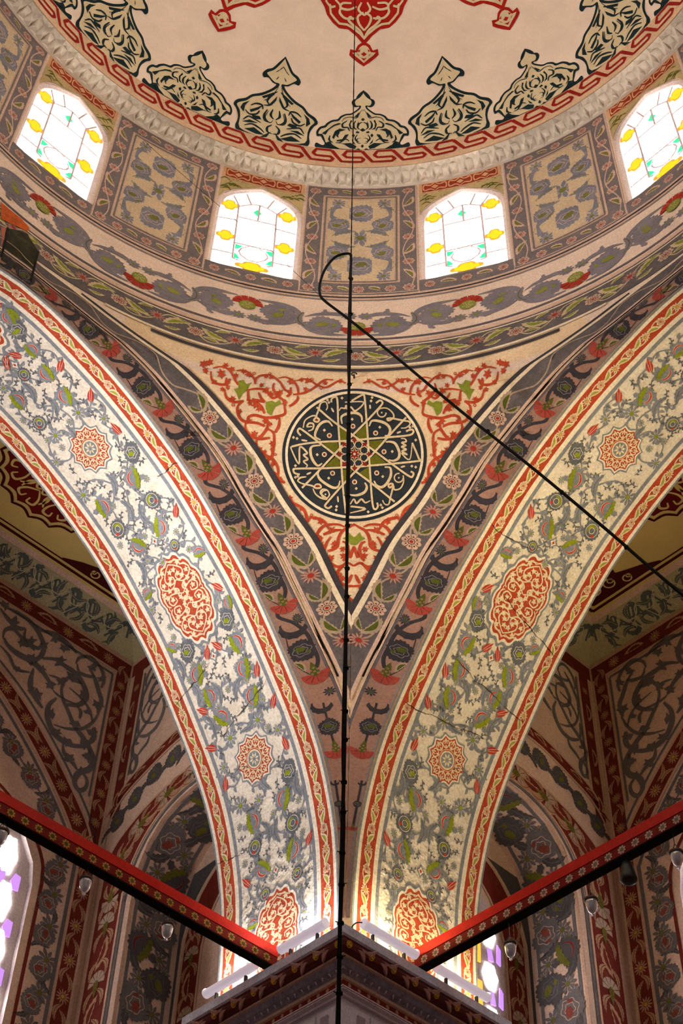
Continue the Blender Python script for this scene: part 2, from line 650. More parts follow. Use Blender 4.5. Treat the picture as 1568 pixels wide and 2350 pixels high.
# ------------------------------------------------------------------ side bays
N_A, S_B = 3.58, -.12
Z_COVE, Z_SIDE = 11.47, 11.66
SB = {}
for side, nm in ((-1, 'left'), (1, 'right')):
    P0, n, d = frame(side)
    up = np.array([0, 0, 1.])

    def Q(s, nn, z, P0=P0, d=d, n=n, up=up):
        return P0 + d * s + n * nn + up * z
    send = 2 * A_ + .12
    surfA = plane(P0 + n * N_A, d, up, -n)          # (s, z)
    surfB = plane(P0 + d * S_B, n, up, d)           # (n, z)
    # outer wall with an arched window opening
    WC, WHW = 1.22, .70
    wl = [(-WHW, 5.0), (-WHW, 8.25), (-.66, 8.48), (-.5, 8.74), (-.28, 8.92), (0, 9.04), (.28, 8.92), (.5, 8.74), (.66, 8.48), (WHW, 8.25), (WHW, 5.0)]
    wl = np.array([(WC + x, z) for x, z in wl])
    b = MB()
    b.patch(surfA, [S_B, WC - WHW], [-1.6, 5, 8, Z_COVE], CREAM_S)
    b.patch(surfA, [WC + WHW, send], [-1.6, 5, 8, Z_COVE], CREAM_S)
    b.patch(surfA, [WC - WHW, WC + WHW], [-1.6, 5.0], CREAM_S)
    k = len(wl) - 2
    V = np.vstack([surfA(wl[1:-1]), surfA(np.column_stack([wl[1:-1, 0], np.full(k, Z_COVE)]))])
    b.add(V, [(i, i + 1, k + i + 1, k + i) for i in range(k - 1)], CREAM_S)
    wallA = structure(b.obj('wall_outer_' + nm))
    # pier-side wall with a deep arched recess
    BC, BHW, BD = 2.13, .80, .58
    bl = [(-BHW, -1.6), (-BHW, 8.1), (-.77, 8.42), (-.67, 8.66), (-.49, 8.85), (-.25, 8.95), (0, 8.99)]
    bl = np.array([(BC + x, z) for x, z in bl] + [(BC - x, z) for x, z in bl[::-1][1:]])
    b = MB()
    b.patch(surfB, [WID, BC - BHW], [-1.6, 6, Z_COVE], CREAM_S)
    b.patch(surfB, [BC + BHW, N_A], [-1.6, 6, Z_COVE], CREAM_S)
    k = len(bl) - 2
    V = np.vstack([surfB(bl[1:-1]), surfB(np.column_stack([bl[1:-1, 0], np.full(k, Z_COVE)]))])
    b.add(V, [(i, i + 1, k + i + 1, k + i) for i in range(k - 1)], CREAM_S)
    k = len(bl)
    V = np.vstack([surfB(bl), surfB(bl, -BD)])
    b.add(V, [(i, i + 1, k + i + 1, k + i) for i in range(k - 1)], CREAM_S)
    b.patch(lambda P, l=0.: surfB(P, l - BD), [BC - BHW - .05, BC + BHW + .05], [-1.6, 9.1], CREAM_S)
    wallB = structure(b.obj('wall_pier_' + nm))
    # cove and flat ceiling
    b = MB()
    ci = .38
    c0 = [Q(send, N_A, Z_COVE), Q(S_B, N_A, Z_COVE), Q(S_B, WID, Z_COVE)]
    c1 = [Q(send, N_A - ci, Z_SIDE), Q(S_B + ci, N_A - ci, Z_SIDE), Q(S_B + ci, WID, Z_SIDE)]
    b.add(c0 + c1, [(0, 1, 4, 3), (1, 2, 5, 4)], CREAM_S)
    b.add(c1 + [Q(send, WID, Z_SIDE)], [(0, 1, 2, 3)], YELLOWC)
    ceil = structure(b.obj('ceiling_' + nm))
    SB[side] = dict(P0=P0, n=n, d=d, Q=Q, A=surfA, B=surfB, wallA=wallA, wallB=wallB, ceil=ceil, wl=wl, bl=bl, BC=BC, BHW=BHW, BD=BD, WC=WC, WHW=WHW, send=send, ci=ci)
    if side == 1:  # unseen end wall, added to the right bay alone to keep it darker
        b = MB()
        b.add([Q(send, WID, -1.6), Q(send, N_A, -1.6), Q(send, N_A, Z_SIDE), Q(send, WID, Z_SIDE)], [(0, 1, 2, 3)], CREAM_S)
        structure(b.obj('wall_unseen_end_' + nm))
# ------------------------------------------------------------------ painted motifs (flat, about one unit in radius)
TAU = 2 * math.pi


def ell(cx, cy, rx, ry=None, n=14, rot=0.0):
    ry = rx if ry is None else ry
    t = np.arange(n) * TAU / n
    x, y = rx * np.cos(t), ry * np.sin(t)
    return np.column_stack([cx + x * math.cos(rot) - y * math.sin(rot), cy + x * math.sin(rot) + y * math.cos(rot)])


def polar(f, n, a0=0.0, a1=TAU, c=(0, 0)):
    t = np.linspace(a0, a1, n, endpoint=(a1 - a0) < TAU - 1e-6)
    r = np.array([f(x) for x in t])
    return np.column_stack([c[0] + r * np.cos(t), c[1] + r * np.sin(t)])


def resample(P, n, closed=True):
    P = np.asarray(P, float)
    if closed:
        P = np.vstack([P, P[:1]])
    s = np.concatenate([[0], np.cumsum(np.hypot(*np.diff(P, axis=0).T))])
    t = np.linspace(0, s[-1], n + (0 if closed else 0), endpoint=not closed)
    return np.column_stack([np.interp(t, s, P[:, 0]), np.interp(t, s, P[:, 1])])


def serrate(P, n, amp):
    """Saw-toothed closed outline."""
    Q = resample(spline(P, 6, True), n * 2)
    T = unit(np.roll(Q, -1, 0) - np.roll(Q, 1, 0))
    N = np.column_stack([T[:, 1], -T[:, 0]])
    area = np.sum(Q[:, 0] * np.roll(Q[:, 1], -1) - np.roll(Q[:, 0], -1) * Q[:, 1])
    if area < 0:
        N = -N
    a = np.where(np.arange(2 * n) % 2 == 0, amp, -amp * .4)
    return Q + N * a[:, None]


def leafshape(w, l, bend=0.0, n=9):
    """Pointed leaf from (0,0) to (0,l)."""
    t = np.linspace(0, 1, n)
    c = bend * np.sin(t * math.pi)
    h = w * np.sin(t * math.pi) ** .8
    R = np.column_stack([c + h, t * l])
    Lf = np.column_stack([c - h, t * l])[::-1][1:-1]
    return np.vstack([R, Lf])


def m_rosette(name, petal, dark, core):
    b = MB()
    b.fan(flat, (0, 0), polar(lambda t: .80 + .2 * abs(math.cos(4 * t)), 48), petal, 0)
    for k in range(8):
        a = k * TAU / 8
        b.fan(flat, (.60 * math.cos(a), .60 * math.sin(a)), ell(.60 * math.cos(a), .60 * math.sin(a), .10, n=6), dark, .001)
        a += TAU / 16
        b.ribbon(flat, [(.42 * math.cos(a), .42 * math.sin(a)), (.8 * math.cos(a), .8 * math.sin(a))], .06, dark, .001)
    b.ribbon(flat, ell(0, 0, .33, n=16), .09, dark, .0012, closed=True)
    b.fan(flat, (0, 0), ell(0, 0, .2, n=8), core, .0012)
    return b.mesh(name)


def m_daisy(name, petal, dark, core, k=12):
    b = MB()
    b.fan(flat, (0, 0), polar(lambda t: .72 + .28 * math.cos(k * t), 6 * k), petal, 0)
    for i in range(k):
        a = (i + .5) * TAU / k
        b.ribbon(flat, [(.36 * math.cos(a), .36 * math.sin(a)), (.74 * math.cos(a), .74 * math.sin(a))], .055, dark, .001)
    b.fan(flat, (0, 0), ell(0, 0, .26, n=10), core, .0012)
    b.ribbon(flat, ell(0, 0, .3, n=14), .07, dark, .0013, closed=True)
    return b.mesh(name)


def m_carnation(name, red, gap, green, dark, bulb=True):
    """Fan of serrated petals opening to +y above a green calyx."""
    b = MB()
    n = 6
    for i in range(n):
        a0 = math.radians(-12 + i * 204 / n + 2.2)
        a1 = math.radians(-12 + (i + 1) * 204 / n - 2.2)
        t = np.linspace(a0, a1, 7)
        r = np.where(np.arange(7) % 2 == 0, 1.0, .93)
        outer = np.column_stack([r * np.cos(t), r * np.sin(t)])
        inner = np.column_stack([.2 * np.cos(t[::-3]), .2 * np.sin(t[::-3])])
        b.fill(flat, np.vstack([outer, inner]), red, 0)
    if bulb:
        P = serrate(ell(0, -.28, .5, .56, 12), 14, .035)
    else:
        P = np.array([(0, .25), (.28, .05), (.3, -.3), (.14, -.9), (0, -1.25), (-.14, -.9), (-.3, -.3), (-.28, .05)])
    b.fan(flat, (0, -.28), P, green, .0012)
    for (x, y) in ((-.2, -.05), (.18, 0), (0, -.25), (-.25, -.42), (.24, -.4), (0, -.6)):
        b.ribbon(flat, ell(x, y, .1 if bulb else .07, n=6), .035, gap, .002, closed=True)
    return b.mesh(name)


def m_leaf(name, outer, inner):
    """Feathered leaf with a coloured heart."""
    b = MB()
    P = serrate(leafshape(.30, 2.0, .22), 13, .05)
    P[:, 1] -= 1
    b.fan(flat, (.2, 0), P, outer, 0)
    Q = leafshape(.16, 1.35, .16)
    Q[:, 1] -= .68
    b.fan(flat, (.15, 0), Q, inner, .001)
    return b.mesh(name)


def m_crescent(name, dark, inner=None):
    """Curved, toothed acanthus leaf."""
    t = np.linspace(math.radians(200), math.radians(-10), 14)
    o = np.column_stack([np.cos(t), np.sin(t)])
    r = .62 + .25 * np.abs(np.linspace(-1, 1, 14)) ** 2
    i_ = np.column_stack([r * np.cos(t) - .05, r * np.sin(t) * .95 - .22])
    for k in range(0, 14):
        o[k] *= 1.0 if k % 2 else 1.09
    b = MB()
    n = 14
    b.add(flat(np.vstack([o, i_]), 0), [(k, k + 1, n + k + 1, n + k) for k in range(n - 1)], dark)
    if inner:
        m = np.column_stack([(.82) * np.cos(t[3:11]), .82 * np.sin(t[3:11]) - .08])
        b.ribbon(flat, m, .14, inner, .001, taper=[0, 1, 0])
    return b.mesh(name)


def m_peony(name, body, line, green, ratio=.85, green2=True):
    b = MB()
    P = serrate(polar(lambda t: 1 - .16 * math.cos(2 * t) + .06 * math.cos(5 * t), 26) * np.array([1, ratio]), 20, .09)
    b.fan(flat, (0, 0), P, body, 0)
    b.ribbon(flat, polar(lambda t: .62 + .07 * math.cos(6 * t), 30) * np.array([1, ratio]), .045, line, .001, closed=True)
    b.ribbon(flat, polar(lambda t: .36 + .05 * math.cos(5 * t), 24) * np.array([1, ratio]), .045, line, .001, closed=True)
    b.fan(flat, (-.1, -.15), serrate(ell(-.1, -.15, .34, .22, 10, .4), 8, .05), green, .0015)
    if green2:
        b.fan(flat, (.35, .3), ell(.35, .3, .2, .11, 8, -.5), green, .0015)
    return b.mesh(name)


def m_palm(name, body, line, red, green):
    """Profile lotus: toothed grey cup, red crescent, toothed green leaf across; the red side looks to +x."""
    b = MB()
    P = serrate([(-.35, -.75), (.35, -.85), (.85, -.45), (1.0, 0), (.85, .45), (.35, .85), (-.35, .75), (-.1, 0)], 16, .12)
    b.fan(flat, (.3, 0), P, body, 0)
    b.fan(flat, (-.75, 0), serrate(ell(-.75, 0, .3, .22, 8), 6, .06), body, 0)
    t = np.linspace(-1.5, 1.5, 11)
    b.ribbon(flat, np.column_stack([.12 + .5 * np.cos(t), .58 * np.sin(t)]), .26, line, .001, taper=[.3, 1, .3])
    b.ribbon(flat, np.column_stack([.12 + .5 * np.cos(t), .58 * np.sin(t)]), .18, red, .0015, taper=[.3, 1, .3])
    b.fan(flat, (.15, 0), ell(.15, 0, .24, .3, 10), body, .0016)
    b.fan(flat, (-.28, 0), serrate([(-.12, -.95), (-.05, -.4), (-.12, 0), (-.05, .4), (-.12, .95), (-.38, .5), (-.5, 0), (-.38, -.5)], 12, .08), green, .002)
    return b.mesh(name)


def m_round(name, body, line, red, green):
    b = MB()
    b.fan(flat, (0, 0), serrate(ell(0, 0, .92, .85, 14), 16, .1), body, 0)
    b.ribbon(flat, ell(0, 0, .66, n=18), .05, line, .001, closed=True)
    t = np.linspace(1.7, 4.6, 9)
    b.ribbon(flat, np.column_stack([.05 + .5 * np.cos(t), .5 * np.sin(t)]), .3, green, .0012, taper=[.2, 1, .2])
    b.ribbon(flat, ell(-.02, 0, .3, n=12), .05, line, .0014, closed=True)
    b.fan(flat, (.5, 0), ell(.5, 0, .17, n=8), red, .0018)
    return b.mesh(name)


def m_bud(name, body, line, core):
    """Small daisy-like flower."""
    b = MB()
    b.fan(flat, (0, 0), polar(lambda t: .78 + .22 * math.cos(9 * t), 45), body, 0)
    for i in range(9):
        a = (i + .5) * TAU / 9
        b.ribbon(flat, [(.3 * math.cos(a), .3 * math.sin(a)), (.7 * math.cos(a), .7 * math.sin(a))], .06, line, .001)
    b.fan(flat, (0, 0), ell(0, 0, .24, n=8), core, .0014)
    return b.mesh(name)


def m_tulip(name, red, line):
    b = MB()
    for dx, h in ((-.26, 1.0), (0, 1.25), (.26, 1.0)):
        P = leafshape(.19, 1.9 * h / 1.1, dx * .35)
        P[:, 0] += dx * .75
        P[:, 1] -= .85
        b.fan(flat, (dx * .9, 0), P, red, .0003 if dx else 0)
    for dx in (-.14, .14):
        b.ribbon(flat, [(dx * .6, -.7), (dx, 0), (dx * 1.3, .8)], .05, line, .001)
    return b.mesh(name)


def m_sprig(name, body):
    """Curved stalk with little hooked leaves, from (0,0) to about (0,2)."""
    b = MB()
    b.ribbon(flat, spline([(0, -1), (.25, -.3), (.2, .4), (-.1, 1)], 4), .16, body, 0, taper=[.6, 1, .3])
    for y, s in ((-.6, 1), (-.2, -1), (.25, 1), (.6, -1)):
        P = leafshape(.14, .55, .08)
        a = -s * 1.0
        P = np.column_stack([P[:, 0] * math.cos(a) - P[:, 1] * math.sin(a) + .18, P[:, 0] * math.sin(a) + P[:, 1] * math.cos(a) + y])
        b.fan(flat, P.mean(0), P, body, .0004)
    return b.mesh(name)


def m_blade(name, body, vein):
    """Long arched leaf with saw edge."""
    b = MB()
    P = serrate(leafshape(.26, 2.2, .5), 15, .055)
    P[:, 1] -= 1.1
    P[:, 0] -= .25
    b.fan(flat, (.22, 0), P, body, 0)
    t = np.linspace(.08, .92, 7)
    b.ribbon(flat, np.column_stack([.5 * np.sin(t * math.pi) - .25, t * 2.2 - 1.1]), .06, vein, .001)
    return b.mesh(name)


def m_star(name, edge, ground, red, cream, core, core2):
    """Twelve-lobed medallion."""
    b = MB()

    def lob(r, dip):
        return polar(lambda t: r * (1 - dip * abs(math.sin(6 * t))), 96)
    b.fan(flat, (0, 0), lob(1.0, .14), edge, 0, rings=5)
    b.fan(flat, (0, 0), lob(.93, .14), ground, .0008, rings=5)
    b.fan(flat, (0, 0), lob(.86, .15), red, .0016, rings=5)
    for k in range(12):
        a = k * TAU / 12
        R = np.array([[math.cos(a), -math.sin(a)], [math.sin(a), math.cos(a)]])
        for s in (1, -1):
            c = spline([(.42, 0), (.5, .10 * s), (.6, .145 * s), (.69, .10 * s), (.66, .035 * s), (.58, .055 * s)], 4) @ R.T
            b.ribbon(flat, c, .045, cream, .0022)
        P = np.array([(.66, 0), (.72, .05), (.8, 0), (.72, -.05)]) @ R.T
        b.fill(flat, P, cream, .0024)
        P = ell(.5, 0, .055, .035, 8) @ R.T
        b.fan(flat, P.mean(0), P, cream, .0024)
    b.fan(flat, (0, 0), ell(0, 0, .40, n=28), cream, .0028)
    b.ribbon(flat, ell(0, 0, .36, n=28), .035, red, .0032, closed=True)
    b.fan(flat, (0, 0), ell(0, 0, .28, n=22), core, .0034)
    for k in range(8):
        a = k * TAU / 8
        P = np.array([(.05, 0), (.14, .045), (.25, 0), (.14, -.045)]) @ np.array([[math.cos(a), math.sin(a)], [-math.sin(a), math.cos(a)]])
        b.fill(flat, P, core2, .004)
    return b.mesh(name)


def cart_outline(sx, sy, g=0.0):
    """Lobed, pointed oval, long axis y."""
    half = [(0, 1.0), (.10, .93), (.20, .90), (.36, .93), (.50, .86), (.56, .74), (.70, .72), (.82, .60), (.84, .47), (.96, .36), (1.0, .2), (.94, .06), (.97, 0)]
    P = half + [(x, -y) for x, y in half[::-1][1:]]
    P = P + [(-x, y) for x, y in P[::-1][1:-1]]
    P = np.array(P)
    P = spline(P, 3, True)
    r = np.hypot(P[:, 0], P[:, 1])[:, None]
    return P * (1 + g / r) * np.array([sx, sy])


def m_cartouche(name, edge, ground, red, cream):
    b = MB()
    w, h = .60, 1.0
    b.fan(flat, (0, 0), cart_outline(w, h, .14), edge, 0, rings=5)
    b.fan(flat, (0, 0), cart_outline(w, h, .07), ground, .0008, rings=5)
    b.fan(flat, (0, 0), cart_outline(w, h, 0), red, .0016, rings=5)
    b.ribbon(flat, cart_outline(w, h, -.09), .018, cream, .002, closed=True)

    def scroll(P, wd=.034):
        for sx in (1, -1):
            for sy in (1, -1):
                Q = spline(P, 6) * np.array([sx * 1.2, sy])
                b.ribbon(flat, Q, wd, cream, .0024, taper=[.7, 1, 1, .7])

    def bud(x, y, a, s=.075):
        for sx in (1, -1):
            for sy in (1, -1):
                P = np.array([(0, -1), (.5, -.2), (1, -.4), (.55, .25), (.75, .8), (0, .45), (-.75, .8), (-.55, .25), (-1, -.4), (-.5, -.2)]) * s
                ca, sa = math.cos(a), math.sin(a)
                P = np.column_stack([P[:, 0] * ca - P[:, 1] * sa + x, P[:, 0] * sa + P[:, 1] * ca + y]) * np.array([sx, sy])
                P[:, 0] += sx * x * .2
                b.fan(flat, P.mean(0), P, cream, .0028)
    scroll([(0, .82), (.12, .72), (.22, .58), (.18, .44), (.06, .42), (.03, .52), (.10, .58)])
    scroll([(0, .12), (.13, .2), (.28, .24), (.37, .14), (.32, .03), (.2, .06), (.2, .14)])
    scroll([(0, .45), (.14, .34), (.3, .38), (.38, .5), (.32, .62), (.22, .68)])
    scroll([(.05, 0), (.11, .12), (.05, .24), (.15, .33), (.27, .3)])
    scroll([(.38, .02), (.44, .1), (.42, .28), (.33, .36)])
    scroll([(0, .88), (.1, .84), (.2, .8), (.3, .72)], .028)
    for x, y, a in ((.10, .54, .5), (.27, .14, -.8), (.3, .5, .3), (.12, .25, 1.2), (.36, .24, 2.0), (.2, .74, -.6), (.40, .33, .2), (.05, .66, 0), (.08, .08, 1.5), (.17, .46, 2.4), (.24, .34, 1.0)):
        bud(x, y, a)
    b.fan(flat, (0, 0), ell(0, 0, .06, n=10), cream, .003)
    return b.mesh(name)


def m_diamond(name, edge, ground, red):
    b = MB()
    P = np.array([(0, 1), (.35, .35), (.8, 0), (.35, -.35), (0, -1), (-.35, -.35), (-.8, 0), (-.35, .35)])
    b.fan(flat, (0, 0), P, edge, 0)
    b.fan(flat, (0, 0), P * .66, ground, .001)
    b.fan(flat, (0, 0), P * np.array([.3, .3]), red, .0016)
    return b.mesh(name)


def m_bloom(name, petal, core, gap):
    """Eight round petals about a broad core."""
    b = MB()
    for i in range(8):
        a = i * TAU / 8
        P = ell(.68 * math.cos(a), .68 * math.sin(a), .32, .23, 10, a)
        b.fan(flat, P.mean(0), P, petal, .0002 * (i % 2))
    b.fan(flat, (0, 0), ell(0, 0, .47, n=14), core, .0008)
    return b.mesh(name)
# ------------------------------------------------------------------ dome painting
def mirror_half(P, closed_axis=True):
    P = np.asarray(P, float)
    M = P[::-1] * np.array([-1, 1])
    if abs(P[-1, 0]) < 1e-9:
        M = M[1:]
    if abs(P[0, 0]) < 1e-9:
        M = M[:-1]
    return np.vstack([P, M])


KA = 6.031


def palA(pts, axis=778.0):
    """Half of the spade palmette, traced on the photograph, in dome coordinates about its own meridian."""
    P = np.asarray(pts, float)
    Q = hit_dome(crop(P, 700, 180, KA))
    c = hit_dome(crop(np.column_stack([np.full(len(P), axis), P[:, 1]]), 700, 180, KA))
    Q[:, 0] -= c[:, 0]
    Q[abs(P[:, 0] - axis) < 1, 0] = 0
    return Q


KB = 3.92


def palB(pts):
    """Half of the lily palmette (its left half in the photograph, axis tilted), mirrored to the right."""
    P = np.asarray(pts, float)
    Q = hit_dome(crop(P, 320, 100, KB))
    Q[:, 0] = -(Q[:, 0] + DOME_R * math.radians(15.0))
    return Q


def build_palmette(name, sil, inner, holes, diamonds, strokes, th, surf=dome):
    """sil / inner: right half outlines from tip to base; holes: dark fills; strokes: dark lines."""
    def sh(P):
        P = np.asarray(P, float).copy()
        P[:, 0] = P[:, 0] + th * DOME_R
        return P
    b = MB()

    def both(P, mat, lift):
        for s in (1, -1):
            b.fill(dome, sh(np.asarray(P) * np.array([s, 1])), mat, lift, .12)
    b.fill(dome, sh(mirror_half(spline(sil, 3))), TEAL, .006, .12)
    b.fill(dome, sh(mirror_half(spline(inner, 3))), PALM, .009, .12)
    for P in holes:
        both(P, TEAL, .012)
    for P in diamonds:
        b.fill(dome, sh(mirror_half(P)), TEAL, .012)
    for P, w in strokes:
        for s in (1, -1):
            b.ribbon(dome, sh(spline(np.asarray(P) * np.array([s, 1]), 5)), w, TEAL, .013, taper=[.4, 1, .4])
    return b.obj(name, CEIL)


PALM = paint('palmette_cream', 'd6c49e', var=.1, fine=.06)
# spade palmette (photo trace of the one on the axis)
silA = palA([(778, 168), (838, 215), (872, 260), (880, 285), (920, 302), (940, 340), (920, 385), (880, 405), (836, 395), (845, 420), (890, 455), (950, 490), (1020, 497), (1090, 527),
             (1130, 568), (1210, 582), (1280, 622), (1310, 655), (1370, 672), (1412, 720), (1420, 765), (1405, 802), (1360, 800), (1330, 850), (1300, 905), (1335, 925), (1420, 890), (1420, 960), (1200, 985), (1060, 1000), (778, 1000)])
innA = palA([(778, 212), (815, 262), (850, 290), (880, 310), (893, 345), (870, 385), (812, 385), (818, 425), (880, 478), (945, 515), (1010, 520), (1075, 552), (1112, 595), (1200, 610), (1255, 645), (1290, 685),
             (1350, 700), (1383, 735), (1388, 772), (1340, 775), (1308, 830), (1275, 910), (1200, 935), (1130, 975), (1010, 985), (778, 995)])
holA = [palA(p) for p in (
    [(830, 475), (900, 545), (845, 550)],
    [(945, 585), (972, 650), (955, 710), (900, 722), (940, 690), (950, 640), (925, 600)],
    [(838, 605), (860, 650), (842, 695), (835, 650)],
    [(1010, 722), (1100, 705), (1165, 740), (1200, 830), (1175, 850), (1155, 800), (1090, 745)],
    [(970, 785), (1020, 790), (1060, 850), (1140, 865), (1130, 885), (1040, 875), (990, 820)],
    [(1075, 640), (1110, 628), (1180, 650), (1260, 710), (1345, 770), (1290, 790), (1250, 720), (1170, 668)],
    [(905, 775), (930, 800), (905, 832), (885, 800)],
    [(820, 755), (860, 740), (878, 765), (835, 772)],
    [(860, 950), (940, 905), (1040, 912), (1105, 905), (1030, 925), (950, 975), (880, 990)],
    [(1080, 990), (1190, 930), (1230, 880), (1290, 900), (1200, 965)],
    [(800, 1000), (830, 980), (880, 1000)],
    [(930, 850), (915, 905), (870, 930), (895, 895)],
)]
diaA = [palA(p) for p in ([(778, 558), (805, 580), (778, 602)], [(778, 700), (820, 726), (778, 750)], [(778, 925), (800, 950), (778, 976)], [(778, 435), (786, 470), (778, 460)])]
strA = [(palA([(786, 620), (830, 640), (850, 690), (820, 720)]), .022), (palA([(880, 600), (905, 650), (895, 700), (860, 720)]), .024), (palA([(1000, 600), (1060, 640), (1050, 690), (990, 690), (960, 740)]), .026), (palA([(960, 880), (1020, 850), (1090, 900), (1150, 900)]), .022), (palA([(1230, 800), (1240, 860), (1190, 900)]), .024), (palA([(850, 790), (880, 840), (860, 880), (820, 890)]), .02), (palA([(1100, 760), (1130, 800), (1110, 830)]), .022), (palA([(790, 440), (830, 500), (870, 560), (960, 545), (1040, 565), (1070, 610)]), .012), (palA([(800, 840), (850, 850), (845, 905), (800, 910)]), .012)]
# lily palmette
silB = palB([(1310, 118), (1262, 165), (1200, 220), (1150, 232), (1110, 265), (1118, 305), (1160, 308), (1200, 355), (1232, 372), (1185, 410), (1098, 445), (1012, 458), (955, 490), (880, 503), (846, 540), (868, 580), (885, 640), (880, 690), (860, 740), (892, 795), (1060, 850), (1190, 880)])
silB[0, 0] = 0
silB[-1, 0] = 0
innB = palB([(1304, 140), (1278, 180), (1215, 240), (1150, 265), (1170, 300), (1215, 350), (1258, 365), (1250, 395), (1195, 432), (1105, 470), (1020, 482), (965, 515), (900, 530), (875, 550), (900, 600), (905, 660), (900, 760), (1060, 835), (1190, 870)])
innB[0, 0] = 0
innB[-1, 0] = 0
holB = [palB(p) for p in (
    [(1210, 445), (1100, 480), (1115, 498), (1215, 470)],
    [(990, 520), (930, 540), (905, 580), (935, 620), (950, 560)],
    [(1120, 555), (1060, 580), (990, 600), (1000, 625), (1070, 600)],
    [(1240, 480), (1200, 520), (1165, 555), (1190, 560), (1230, 520)],
    [(1010, 650), (1080, 660), (1095, 690), (1020, 685)],
    [(920, 705), (990, 690), (1060, 720), (980, 715)],
    [(940, 770), (1030, 760), (1120, 830), (1050, 820)],
    [(1180, 800), (1140, 850), (1080, 845)],
)]
diaB = []
for y0, y1, w in ((.62, .70, .02), (.80, .88, .022), (1.02, 1.08, .018)):
    pass
strB = [(palB([(1240, 440), (1190, 470), (1150, 520), (1170, 560)]), .03), (palB([(1225, 520), (1170, 560), (1120, 560)]), .026), (palB([(1000, 560), (1050, 545), (1100, 560), (1110, 600)]), .03), (palB([(950, 600), (990, 640), (1050, 640), (1080, 610)]), .03), (palB([(930, 690), (980, 660), (1040, 690), (1090, 720)]), .028), (palB([(1150, 600), (1120, 650), (1130, 700), (1180, 720)]), .03), (palB([(1200, 600), (1180, 650), (1205, 690)]), .03), (palB([(940, 740), (1010, 730), (1080, 770), (1120, 810)]), .03), (palB([(1190, 740), (1150, 760), (1150, 800), (1190, 820)]), .03), (palB([(1250, 400), (1190, 480), (1120, 520)]), .014), (palB([(1160, 610), (1130, 670), (1170, 720), (1200, 700)]), .014), (palB([(1180, 750), (1140, 770), (1165, 815)]), .012),
        (palB([(1270, 240), (1225, 265)]), .012), (palB([(1300, 215), (1255, 250)]), .012), (palB([(1230, 330), (1255, 305)]), .012)]
for k in range(-6, 7):
    th = math.radians(15 * k)
    if k % 2 == 0:
        build_palmette('palmette', silA, innA, holA, diaA, strA, th)
    else:
        build_palmette('palmette', silB, innB, holB, diaB, strB, th)

# red pendants hanging from the dome's upper wreath
KR = 3.0154


def penR(pts, axis=1180.0):
    P = np.asarray(pts, float)
    Q = hit_dome(crop(P, 440, 0, KR))
    c = hit_dome(crop(np.column_stack([np.full(len(P), axis), P[:, 1]]), 440, 0, KR))
    Q[:, 0] -= c[:, 0]
    Q[abs(P[:, 0] - axis) < 1, 0] = 0
    return Q


finial = penR([(1180, 462), (1225, 432), (1258, 405), (1282, 382), (1275, 342), (1240, 352), (1222, 315), (1200, 300), (1180, 300)])
finial_i = penR([(1180, 440), (1215, 410), (1245, 388), (1262, 368), (1228, 366), (1210, 332), (1190, 318), (1180, 318)])
body = penR([(1180, 308), (1198, 296), (1235, 252), (1290, 205), (1355, 195), (1400, 155), (1440, 100), (1455, 50), (1480, 5), (1470, -60), (1430, -130), (1330, -190), (1180, -230)])
body_i = penR([(1180, 272), (1205, 240), (1260, 195), (1300, 172), (1352, 165), (1385, 130), (1412, 95), (1418, 45), (1445, 10), (1435, -55), (1400, -115), (1310, -165), (1180, -200)])
RED_P = paint('pendant_red', 'a81c10', var=.12)
pst = [[(1180, 270), (1210, 215), (1260, 175), (1290, 140), (1275, 120), (1255, 140)], [(1240, 130), (1310, 130), (1350, 90), (1345, 45), (1380, 0)], [(1235, 50), (1290, 70), (1345, 55), (1330, 25), (1270, 25)],
       [(1180, 215), (1215, 170), (1225, 120), (1185, 90)], [(1380, 45), (1410, 50), (1420, 30)], [(1200, 20), (1220, 70), (1180, 110)], [(1210, -20), (1290, -40), (1360, -20), (1400, -60)], [(1190, -60), (1260, -100), (1340, -110)]]
for k in range(-3, 4):
    th = math.radians(28.5 * k) * DOME_R
    b = MB()
    off = np.array([th, 0])
    b.fill(dome, mirror_half(body) + off, RED_P, .006, .12)
    b.fill(dome, mirror_half(finial) + off, RED_P, .007, .12)
    b.fill(dome, mirror_half(finial_i) + off, PALM, .009, .12)
    b.ribbon(dome, mirror_half(body_i) + off, .03, PALM, .009, closed=True)
    for P in pst:
        q = penR(P)
        for s in (1, -1):
            b.ribbon(dome, spline(q * np.array([s, 1]), 5) + off, .034, PALM, .011, taper=[.7, 1, .7])
    for P in ([(1180, 395), (1200, 380), (1180, 365)], [(1205, 345), (1225, 360), (1210, 365)], [(1215, 385), (1235, 372), (1212, 395)], [(1180, 425), (1200, 405), (1180, 410)]):
        q = penR(P)
        for s in (1, -1):
            b.fill(dome, q * np.array([s, 1]) + off, RED_P, .013)
    b.obj('pendant_motif', CEIL)

